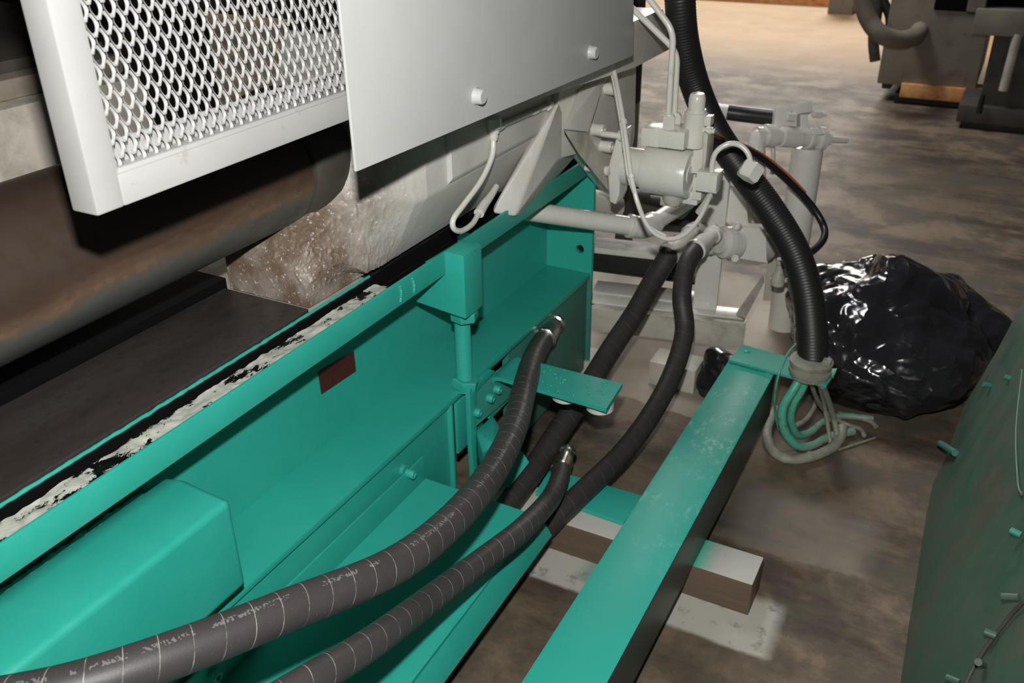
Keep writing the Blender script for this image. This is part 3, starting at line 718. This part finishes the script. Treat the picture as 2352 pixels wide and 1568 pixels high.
# lower right elbow and the U-tube up and over
obj('elbow_block', merge(pbox(1598, 396, 1648, 442, MY - .045, .05), merge(pbox(1590, 408, 1612, 460, MY + .0, .05), pbox(1566, 440, 1602, 470, MY + .01, .05))), 'gray', mo, 30)
ut = [mp(x, y, d) for x, y, d in ((1635, 408, -.03), (1636, 375, -.03), (1646, 348, -.03), (1672, 331, -.02), (1698, 333, -.01), (1718, 352, -.01), (1726, 382, -.02))]
u_ = obj('bleed_tube', tube(crom(ut, .004), .0068, 14), 'gray', mo, 60)
obj('tube_nut', merge(hexhead(ut[0] + V(0, 0, -.03), (0.1, 0, 1), .018, .03), pbox(1627, 402, 1646, 440, MY - .05, .04, .002)), 'gray', u_, 30)
e = ut[-1]
obj('cap_nut', hexhead(e + V(.010, -.012, .008), (-.30, -.55, -.75), .030, .040), 'gray', u_, 30, label='hexagonal cap nut')
obj('drain_boss', merge(lathe(mp(1548, 428), (0, 0, -1), [(0, .03), (.035, .028), (.05, .02), (.05, 0)], 16), pbox(1516, 440, 1560, 475, MY + .01, .05)), 'gray_dull', mo, 40)

# tubes rising from the valve
tp = [mp(1535, 268, -.03), mp(1539, 180, -.03), mp(1547, 85, -.03), mp(1541, 62, -.03), mp(1512, 25, -.03), mp(1470, -30, -.03)]
def bent(P, r, rad=.03):
    out = [P[0]]
    for i in range(1, len(P) - 1):
        a = P[i] + (P[i - 1] - P[i]).normalized() * min(rad, (P[i - 1] - P[i]).length * .45); c = P[i] + (P[i + 1] - P[i]).normalized() * min(rad, (P[i + 1] - P[i]).length * .45)
        for k in range(9):
            t = k / 8; out.append(a * (1 - t) ** 2 + P[i] * 2 * t * (1 - t) + c * t * t)
    out.append(P[-1]); return tube(out, r, 16)
T1 = [mp(1535, 268, -.03), mp(1547, 72, -.03), mp(1484, -12, -.03), mp(1450, -60, -.03)]
tag(obj('hydraulic_tube', bent(T1, .0078), 'gray', None, 60), 'thin grey bent steel tube rising nearest from the motor valve past the panel', 'pipe', None)
T2 = [mp(1549, 266, .03), mp(1556, 120, .03), mp(1455, 22, .03), mp(1420, -14, .03)]
tag(obj('hydraulic_tube', bent(T2, .0078), 'gray', None, 60), 'second thin grey steel tube from the motor valve, kinked lower behind the first', 'pipe', None)
# sensor cable hanging in a loop
cpts = [(1409, 155, 2.30), (1420, 210, 2.26), (1432, 280, 2.22), (1442, 350, 2.18), (1450, 405, 2.16), (1466, 470, 2.16), (1492, 524, 2.18), (1530, 548, 2.20), (1570, 540, 2.22), (1602, 508, 2.25), (1622, 470, 2.27), (1632, 448, 2.29)]
sl = thing('sensor_cable', tuple(D(1530, 548, 2.2)), 'thin cream cable hanging in a deep loop below the hydraulic motor', 'cable')
obj('cable', tube(crom([D(*p) for p in cpts], .006), .0058, 12), 'gray', sl, 60)
obj('cable', tube(crom([D(x - (7 if y < 460 else 2), y + (0 if y < 460 else -7), d + .008) for x, y, d in cpts[:8]], .006), .0036, 10), 'gray', sl, 60)
for i in (2, 4): obj('cable_tie', lathe(D(*cpts[i]), D(*cpts[i + 1]) - D(*cpts[i]), [(-.004, .0088), (.004, .0088)], 12), 'gray', sl, 40)
obj('cable_end', tube(crom([D(1632, 448, 2.29), D(1618, 470, 2.30), D(1604, 488, 2.32)], .01), .009, 10), 'gray_dull', sl, 60)

# ------------------------------------------------------------------ corrugated conduit with clamp
cz = [(1566, -400, 2.18), (1560, -160, 2.30), (1562, 0, 2.38), (1572, 100, 2.45), (1598, 200, 2.52), (1642, 300, 2.55), (1706, 395, 2.55), (1768, 480, 2.52), (1822, 570, 2.49), (1852, 660, 2.47), (1864, 750, 2.46), (1867, 838, 2.462)]
cg = thing('corrugated_conduit', tuple(oZ(1867, 850, .25)), 'thick black corrugated conduit sweeping down to the teal plate on the beam end', 'conduit')
cpth = crom([D(*p) for p in cz], .0022)
obj('conduit', tube(cpth, .0405, 24, rf=lambda L, t: 1 + .013 * math.sin(L / .0082 * 2 * math.pi)), 'conduit', cg, 80)
pc = oZ(1858, 862, .25)
obj('collar', lathe(pc, (0, 0, 1), [(0, .050), (.012, .052), (.014, .056), (.024, .056), (.026, .052), (.038, .052), (.040, .057), (.048, .057), (.05, .051), (.05, .042)], 36), 'cable_gray', cg, 40, label='paint-splashed grey clamp collar')
obj('clamp_screw', pbox(1886, 832, 1906, 852, pc.y - .02, .03, .002), 'cable_gray', cg, 30)

# cables spilling from the conduit under the plate
def cable(name, label, pts, r, mat, cat='cable', group=None, grit=0):
    P = crom(pts, .008)
    return tag(obj(name, tube(P, r, 12, rf=(lambda L, t: 1 + grit * noise.noise(V(L * 90, r * 999, 0))) if grit else None), mat, None, 60), label, cat, group)
def fl(x, y, z=.014): return oZ(x, y, z)
tpz = .235
cable('power_cable', 'thick teal-painted cable looping down from the conduit end to the floor',
      [oZ(1838, 868, .24), oZ(1822, 895, .21), oZ(1800, 930, .165), oZ(1796, 965, .12), oZ(1808, 1000, .07), oZ(1835, 1025, .03), fl(1868, 1022, .018), fl(1905, 1003, .016), fl(1960, 990, .016)], .0125, 'cable_teal', grit=.08)
cable('power_cable', 'second teal-spotted cable loop, inside the first, under the conduit end',
      [oZ(1852, 870, .24), oZ(1842, 895, .205), oZ(1822, 930, .155), oZ(1817, 965, .10), fl(1832, 998, .04), fl(1862, 992, .02), fl(1890, 970, .018), fl(1935, 955, .016), fl(2005, 962, .016)], .0105, 'cable_teal', grit=.10)
cable('floor_cable', 'thick grey crusted cable lying on the floor in a wide loop beside the beam',
      [fl(1782, 940, .016), fl(1762, 985, .016), fl(1772, 1030, .016), fl(1805, 1052, .016), fl(1850, 1052, .016), fl(1905, 1032, .016), fl(1930, 1005, .018), fl(1935, 980, .03)], .0145, 'cable_gray', grit=.12)
cable('thin_cable', 'thin grey cable crossing the pile from the plate edge to the right',
      [oZ(1860, 872, .235), oZ(1876, 915, .13), oZ(1896, 945, .05), fl(1935, 970, .012), fl(1975, 985, .010), fl(1985, 1000, .010)], .0065, 'cable_gray')
cable('thin_cable', 'thin bare strand hanging straight from the plate front edge to the floor',
      [oZ(1882, 882, .235), oZ(1892, 925, .13), oZ(1900, 970, .06), fl(1908, 1020, .008)], .0060, 'cable_gray')
cable('thin_cable', 'thin grey strand hanging rightmost from the plate corner to the floor',
      [oZ(1890, 886, .235), oZ(1906, 930, .13), oZ(1916, 965, .06), fl(1926, 1015, .008)], .0085, 'cable_gray')
cable('thin_cable', 'short pale cable curl at the back of the cable pile',
      [fl(1826, 978, .012), fl(1850, 965, .012), fl(1868, 940, .012), fl(1875, 920, .02)], .0075, 'cable_gray')
cable('thin_cable', 'pale cable stub lying against the rubbish bag right of the pile',
      [fl(1925, 950, .014), fl(1960, 955, .014), fl(2000, 968, .014), fl(2012, 980, .012)], .0075, 'cable_gray')
cable('earth_wire', 'thin green and yellow wire arching beside the conduit and along the floor',
      [oZ(1828, 790, .30), oZ(1808, 815, .30), oZ(1790, 855, .27), oZ(1780, 905, .20), oZ(1781, 950, .12), oZ(1792, 990, .05), fl(1825, 1025, .01), fl(1880, 1040, .006), fl(1940, 1028, .005), fl(2010, 1005, .005)], .0032, 'cable_teal')

# ------------------------------------------------------------------ rubbish bags
def bag(c, sx, sy, sz, lean=0.0, seed=0, sub=6):
    bm = nb(); bmesh.ops.create_icosphere(bm, subdivisions=sub, radius=1)
    o_ = V(seed * 7.3, seed * 3.1, seed)
    for v in bm.verts:
        d = v.co.copy()
        px = math.copysign(abs(d.x) ** .9, d.x) * sx; py = d.y * sy
        pz = d.z * sz * (1.0 + lean * d.x)
        p = V(px, py, pz)
        n1 = noise.noise(p * 4.2 + o_)
        w_ = V(noise.noise(p * 6 + o_), noise.noise(p * 6 - o_), noise.noise(p * 6 + o_ * 2)) * .05
        q_ = p + w_; q2 = V(q_.x + .5 * q_.z, q_.y - .3 * q_.x, q_.z * .8 + .4 * q_.x)
        d1, _ = noise.voronoi(q2 * 3.6 + o_); d2, _ = noise.voronoi(V(q2.x, q2.y * .7, q2.z * 1.3) * 9 + o_)
        h = .045 * n1 + .070 * (d1[1] - d1[0] - .3) + .026 * (d2[1] - d2[0] - .3)
        k = max(0.0, min(1.0, (d.z + .95) / .4)) * .85 + .15
        v.co = Vector(c) + p + d * h * k
        if v.co.z < .004: v.co.z = .004 + .004 * abs(n1)
    return bm
tag(obj('rubbish_bag', bag((-.145, 2.81, .155), .325, .36, .20, -.30, 1), 'bag', None, 50), 'big crumpled shiny black bin bag on the floor behind the cables', 'bag')
tag(obj('rubbish_bag', bag((-.565, 2.47, .055), .105, .10, .075, .0, 4, 5), 'bag', None, 50), 'low smaller black bag showing behind the far end of the teal beam', 'bag')

# ------------------------------------------------------------------ grey pump stand behind
def fbar(x0, y0, x1, y1, zb, h, depth, w=.002, back=None):
    """steel bar whose lower front edge runs between two picture points at height zb"""
    A, B = oZ(x0, y0, zb), oZ(x1, y1, zb); d = (B - A); d.z = 0; n = V(-d.y, d.x, 0).normalized()
    return prism([A, B, B + n * depth, A + n * depth], (0, 0, h), w)
ps = thing('pump_stand', (-.8, 2.75, 0), 'grey welded steel pump stand behind the hoses at the end of the machine', 'pump stand')
obj('front_channel', fbar(1358, 759, 1706, 800, .085, .085, .045), 'gray_dull', ps, 30)
obj('channel_lip', fbar(1358, 697, 1711, 735, .17, .006, .075), 'gray', ps, 30)
obj('foot_block', fbar(1488, 880, 1592, 905, .0, .082, .10), 'gray_dull', ps, 30)
obj('foot_block', fbar(1330, 858, 1385, 868, .0, .05, .10), 'gray_dull', ps, 30)
obj('middle_rail', fbar(1358, 700, 1600, 728, .13, .05, .10), 'gray', ps, 30)
obj('rear_rail_shade', fbar(1355, 622, 1640, 660, .22, .008, .12), 'black_iron', ps, 30)  # black colour paints the shadow under the rear rail
obj('rear_rail_top', fbar(1355, 580, 1640, 612, .30, .02, .10), 'gray', ps, 30)
obj('rear_rail_web_shade', fbar(1358, 618, 1560, 642, .23, .085, .03), 'black_iron', ps, 30)  # shadow below the rail top, put in as a black piece
obj('upright', fbar(1590, 716, 1644, 722, .16, .48, .06), 'gray', ps, 30)
obj('upright_plate', fbar(1752, 690, 1772, 692, .10, .30, .02), 'gray_dull', ps, 30)
obj('brace_plate', prism([D(x, y, d) for x, y, d in ((1690, 722, 2.85), (1748, 640, 2.95), (1752, 655, 2.95), (1712, 732, 2.85))], (0, .02, .006), .001), 'gray_dull', ps, 30)
obj('valve_manifold', prism([D(x, y, 2.86) for x, y in ((1686, 520), (1760, 526), (1762, 604), (1686, 592))], RZ * .10, .004), 'gray', ps, 30)
mc = D(1668, 556, 2.83)
fx = (D(1700, 556, 2.86) - D(1640, 553, 2.82)).normalized()
obj('split_flange', lathe(mc, -fx, [(-.04, .048), (-.012, .048), (-.008, .052), (.012, .05), (.018, .038), (.03, .036)], 28), 'gray', ps, 40)
for x, y in ((1640, 522), (1695, 522), (1632, 575), (1692, 596)):
    obj('flange_bolt', socket_bolt(D(x, y, 2.80), -RZ + V(-.5, 0, 0), .0125, .02), 'gray', ps, 40)
for x, y in ((1576, 532), (1596, 520), (1574, 560), (1606, 535)):
    obj('flange_bolt', socket_bolt(D(x, y, 2.82), -RZ + V(-.4, 0, 0), .012, .02), 'gray_dull', ps, 40)
obj('pump_body', prism([D(x, y, 2.95) for x, y in ((1640, 415), (1715, 430), (1722, 532), (1640, 520))], RZ * .14, .012), 'gray', ps, 30)
obj('pump_neck', lathe(D(1585, 548, 2.86), fx, [(0, .05), (.1, .05), (.14, .06), (.3, .06)], 24), 'gray_dull', ps, 40)
obj('motor_end', prism([D(x, y, 3.05) for x, y in ((1712, 400), (1770, 410), (1778, 560), (1735, 560))], RZ * .05, .004), 'gray_dull', ps, 30)
obj('drain_cock', merge(lathe(D(1788, 635, 2.85), (0, 0, 1), [(-.03, .012), (-.028, .02), (0, .022), (.012, .014), (.04, .01), (.045, .014), (.06, .012), (.06, 0)], 16), lathe(D(1770, 640, 2.87), (1, .2, 0), [(0, .008), (.08, .008)], 12)), 'gray_dull', ps, 40)
tk = thing('oil_tank_pipe', tuple(D(1230, 470, 2.9)), 'dim grey-green pipe in the shade under the cast carriage', 'pipe')
obj('pipe', lathe(D(1230, 440, 2.78), D(1380, 470, 2.95) - D(1230, 440, 2.78), [(0, .045), (.34, .045)], 24), 'gray_dull', tk, 40)
obj('coupling', merge(lathe(D(1440, 470, 3.0), D(1520, 478, 3.05) - D(1440, 470, 3.0), [(0, .055), (.06, .055), (.06, .04), (.18, .04)], 24), box(-1.35, -1.05, 2.75, 2.80, .45, .60, .01)), 'old_machine_dark', tk, 40)

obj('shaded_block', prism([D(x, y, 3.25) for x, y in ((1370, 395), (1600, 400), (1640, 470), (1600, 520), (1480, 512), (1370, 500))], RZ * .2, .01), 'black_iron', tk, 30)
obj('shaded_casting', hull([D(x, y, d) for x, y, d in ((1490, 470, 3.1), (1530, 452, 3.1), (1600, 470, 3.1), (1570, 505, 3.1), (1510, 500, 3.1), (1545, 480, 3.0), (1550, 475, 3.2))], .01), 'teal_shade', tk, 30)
# suction pipe with elbow
sp2 = thing('drain_pipe', tuple(D(1480, 540, 2.62)), 'pale grey pipe with a screwed elbow crossing above the plain hoses', 'pipe')
pe = D(1482, 524, 2.66)
pa, pb2 = D(1170, 478, 2.50), D(1612, 440, 2.98)
obj('pipe', tube([pa, pa.lerp(pe, .5), pe], .0275, 24), 'gray', sp2, 60)
obj('pipe', tube([pe, pe.lerp(pb2, .5), pb2], .0265, 24), 'gray', sp2, 60)
d1, d2 = (pa - pe).normalized(), (pb2 - pe).normalized()
ec = [pe + d1 * .055, pe + d1 * .03, pe + d1 * .008 + d2 * .008, pe + d2 * .03, pe + d2 * .055]
obj('elbow', tube(crom(ec, .004), .033, 24, rf=lambda L, t: 1.06 if t < .12 or t > .88 else 1.0), 'gray', sp2, 40)

# ball valve on its post
vp = thing('filter_post', (-.42, 2.96, 0), 'upright pale grey tube post behind the conduit carrying the ball valve', 'post')
vt = D(1856, 336, 2.95)
obj('tube_post', lathe(V(vt.x, vt.y, 0), (0, 0, 1), [(0, .050), (vt.z - .02, .050), (vt.z, .046), (vt.z, 0)], 32), 'gray', vp, 40)
bv = thing('ball_valve', tuple(D(1840, 330, 2.92)), 'grey pipe ball valve with lever blocks on top of the upright post', 'valve')
p0, p1 = D(1755, 311, 2.86), D(1945, 322, 2.98); vx = (p1 - p0).normalized(); vl = (p1 - p0).length
obj('valve_body', lathe(p0, vx, [(-.03, .026), (.0, .026), (.0, .036), (.035, .036), (.036, .028), (.06, .028), (.062, .033), (.13, .033), (.135, .028), (.165, .028), (.167, .034), (.18, .034), (.182, .028), (.205, .026), (.206, .040), (.226, .040), (.228, .022), (.252, .022), (.254, .011), (vl, .011), (vl, 0)], 12), 'gray', bv, 40)
obj('elbow', tube(crom([D(1765, 311, 2.87), D(1745, 312, 2.86), D(1738, 330, 2.86), D(1738, 348, 2.86), D(1740, 440, 2.88)], .006), .027, 20), 'gray', bv, 60)
obj('bonnet', merge(prism([D(x, y, 2.90) for x, y in ((1838, 262), (1856, 262), (1858, 300), (1838, 300))], RZ * .04, .003), prism([D(x, y, 2.89) for x, y in ((1826, 298), (1880, 292), (1896, 308), (1826, 312))], RZ * .05, .003)), 'gray', bv, 30)
obj('lever', merge(prism([D(x, y, 2.90) for x, y in ((1816, 240), (1864, 230), (1868, 256), (1822, 264))], RZ * .05, .004), prism([D(x, y, 2.88) for x, y in ((1782, 246), (1820, 244), (1820, 256), (1806, 264), (1804, 288), (1778, 292))], RZ * .035, .004)), 'gray', bv, 30)
obj('grub_screw', lathe(D(1868, 262, 2.92), vx, [(0, .012), (.03, .012), (.03, .007), (.05, .007)], 8), 'gray', bv, 30)
obj('pivot', lathe(D(1806, 268, 2.88), vx, [(0, .014), (.03, .016)], 14), 'gray', bv, 30)
obj('pipe_stub', tube(crom([D(1775, 330, 2.92), D(1776, 360, 2.92), D(1774, 400, 2.92)], .01), .007, 10), 'gray_dull', bv, 60)
sh = thing('suction_hose', tuple(D(1700, 262, 3.1)), 'short black hose with grey end lying level behind the conduit and ball valve', 'hose')
obj('hose', tube(crom([D(1672, 258, 3.08), D(1720, 264, 3.06), D(1790, 272, 3.02)], .01), .026, 20), 'rubber_black', sh, 60)
obj('end_pipe', tube(crom([D(1610, 250, 3.12), D(1645, 254, 3.10), D(1676, 258, 3.08)], .01), .024, 20), 'gray', sh, 60)
cable('black_cable', 'thin black hose arching from the motor valve down behind the conduit',
      [D(*p) for p in ((1628, 312, 2.40), (1668, 328, 2.56), (1712, 342, 2.68), (1760, 372, 2.76), (1815, 420, 2.82), (1862, 470, 2.86), (1890, 515, 2.86), (1893, 545, 2.82), (1872, 572, 2.78), (1835, 592, 2.74), (1800, 610, 2.72))], .0115, 'rubber_black', 'hose')
cable('orange_cable', 'thin orange cable running along the top of the black arching hose',
      [D(*p) for p in ((1636, 305, 2.40), (1672, 320, 2.56), (1714, 335, 2.68), (1762, 362, 2.76), (1815, 406, 2.82), (1850, 442, 2.86))], .0042, 'cable_orange')

# dark stand post far behind
bpz = D(1448, 230, 3.6)
pst = thing('floor_post', (bpz.x, bpz.y, 0), 'black upright leg of a machine seen behind the motor under the panel', 'post')
obj('post', box(bpz.x - .032, bpz.x + .032, bpz.y - .03, bpz.y + .03, D(1448, 236, 3.6).z, 1.5, .003), 'black_iron', pst, 30)
obj('foot', box(bpz.x - .030, bpz.x + .030, bpz.y - .028, bpz.y + .03, 0, D(1448, 236, 3.6).z, .003), 'old_machine', pst, 30)

# ------------------------------------------------------------------ old machine at the back right
def ybox(x0, y0, x1, y1, Y, dy, w=.01):
    p = [oY(x, y, Y) for x, y in ((x0, y0), (x1, y0), (x1, y1), (x0, y1))]
    return box((p[0].x + p[3].x) / 2, (p[1].x + p[2].x) / 2, Y, Y + dy, (p[2].z + p[3].z) / 2, (p[0].z + p[1].z) / 2, w)
om = thing('old_machine', (-.3, 7.2, 0), 'grimy grey machine in the background with a rusty orange base strip', 'machine')
yb = oZ(2060, 236, 0).y
obj('body', ybox(2050, -260, 2290, 205, yb, 1.0), 'old_machine', om, 30)
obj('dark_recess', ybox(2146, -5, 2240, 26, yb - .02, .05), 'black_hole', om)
obj('base_strip', ybox(2066, 200, 2272, 232, yb - .03, .2, .004), 'rust', om, 30, label='rusty orange base strip')
obj('base', ybox(2050, 226, 2290, 244, yb - .02, .5, .004), 'black_iron', om, 30)
yc = oZ(2250, 300, 0).y
obj('foot_plate', ybox(2196, 250, 2440, 292, yc, .5), 'old_machine_dark', om, 30)
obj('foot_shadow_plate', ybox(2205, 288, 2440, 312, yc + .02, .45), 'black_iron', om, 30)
obj('column', ybox(2262, 84, 2440, 262, yc + .05, .4), 'old_machine_dark', om, 30)
obj('column_head', ybox(2236, 22, 2360, 84, yc - .02, .4), 'old_machine', om, 30)
obj('column_top', ybox(2242, -200, 2285, 30, yc, .4), 'old_machine', om, 30)
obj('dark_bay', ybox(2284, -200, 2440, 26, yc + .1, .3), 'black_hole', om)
a_, b_ = oY(2338, 78, yc), oY(2304, 208, yc)
obj('rod', tube([a_, a_.lerp(b_, .5), b_], .026, 14), 'gray_dull', om, 60, label='dull pale rod')
obj('anchor_bolt', lathe(oY(2250, 252, yc - .05), (0, 0, 1), [(-.02, .016), (.05, .016), (.09, .012), (.09, 0)], 10), 'black_iron', om, 40)
obj('side_bracket', ybox(2030, 130, 2052, 205, yb + .15, .2), 'old_machine_dark', om, 30)
hz = yb - .45
obj('sagging_hose', tube(crom([oY(x, y, hz + k) for x, y, k in ((1978, -60, 0), (1984, 10, 0), (1998, 50, 0), (2025, 80, 0), (2065, 92, .1), (2100, 84, .25), (2112, 70, .45))], .02), .055, 16), 'old_machine', om, 60)
obj('drop_pipe', tube(crom([oY(x, y, hz + .5) for x, y in ((2022, -40), (2014, 30), (2006, 90), (2010, 140))], .03), .035, 12), 'old_machine_dark', om, 60)
obj('drop_pipe', tube(crom([oY(x, y, hz + .5) for x, y in ((2020, -20), (2036, 18), (2044, 40), (2044, 66))], .03), .03, 12), 'black_iron', om, 60)
# posts and timber further off
yq = oZ(1930, 33, 0).y
tag(obj('crate_post', ybox(1906, -60, 1964, 33, yq, .3), 'old_machine', None, 30), 'brown square post foot on the sunlit floor at the top edge', 'post')
yr = oZ(1800, 9, 0).y
tag(obj('floor_timber', ybox(1560, -14, 1905, 8, yr, .25), 'rust', None, 30), 'brown timber baulk lying across the bright floor at the very top', 'timber')

# ------------------------------------------------------------------ green sheet cabinet at the right
gc = thing('sheet_cabinet', (.1, 1.6, 0), 'dark green leaning sheet-metal guard along the right edge with peg clips', 'guard sheet')
nl = V(-1, -.02, .30).normalized(); q0 = V(.062, 1.6, 0)
def oN(x, y, off=0.0):
    r = ray(x, y); q = q0 + nl * off; return CAM + r * ((q - CAM).dot(nl) / r.dot(nl))
crease = [(2122, 1560), (2143, 1413), (2198, 1216), (2248, 1061), (2310, 880), (2420, 590)]
outer = [(2062, 1560), (2076, 1430), (2094, 1290), (2106, 1190), (2138, 1120), (2172, 1052), (2212, 935), (2290, 805), (2420, 560)]
def sheet(poly, off, thick):
    return prism([oN(x, y, o_ + off) for x, y, o_ in poly], nl * -thick, .001)
def q_at(lst, y): 
    for (xa, ya), (xb, yb_) in zip(lst, lst[1:]):
        if ya >= y >= yb_: return xa + (xb - xa) * (ya - y) / (ya - yb_)
    return lst[-1][0]
bm = nb(); rows = []
ys = [1760, 1660, 1560, 1430, 1290, 1190, 1120, 1052, 935, 805, 600]
for y in ys:
    xo = q_at(outer, min(y, 1560)) - (max(0, y - 1560)) * .06; xc = q_at(crease, min(y, 1560)) - (max(0, y - 1560)) * .14
    row = []
    for f, of in ((0, -.012), (.5, -.004), (1, .004)):
        row.append(oN(xo + (xc - xo) * f, y, of))
    for f, of in ((.12, .0), (.5, -.008), (1, -.022)):
        row.append(oN(xc + (2620 - xc) * f, y, of))
    rows.append([bm.verts.new(p) for p in row])
for a, b in zip(rows, rows[1:]):
    for k in range(len(a) - 1): bm.faces.new((a[k], a[k + 1], b[k + 1], b[k]))
ret = bmesh.ops.extrude_face_region(bm, geom=list(bm.faces))
bmesh.ops.translate(bm, verts=[v for v in ret['geom'] if isinstance(v, bmesh.types.BMVert)], vec=V(.03, 0, 0))
obj('sheet', bm, 'dark_green', gc, 25)
sm = [oN(x, y, .0) for x, y in ((2215, 1590), (2228, 1548), (2262, 1490), (2300, 1440), (2325, 1408), (2352, 1380))]
obj('seam', tube(crom(sm, .01), .0035, 8), 'old_machine_dark', gc, 60)
wl = [oN(x, y, .0) for x, y in ((2348, 850), (2334, 985), (2338, 1106), (2346, 1135))]
obj('flange_edge', tube(crom(wl, .01), .003, 8), 'dark_green', gc, 60)
for x, y, dx_, dy_ in ((2315, 867, 16, 6), (2267, 884, 14, 4), (2177, 1029, 34, 22), (2333, 1223, 24, 12), (2322, 1371, 38, 2), (2274, 1455, 26, 10), (2253, 1523, 12, 6), (2190, 1562, 30, 12)):
    a_ = oN(x - dx_ / 2, y - dy_ / 2, .016); b_ = oN(x + dx_ / 2, y + dy_ / 2, .0)
    obj('clip', tube([a_, a_.lerp(b_, .5), b_], .0062 if x > 2180 else .009, 10), 'teal_shade' if y < 1300 else 'dark_green', gc, 60)
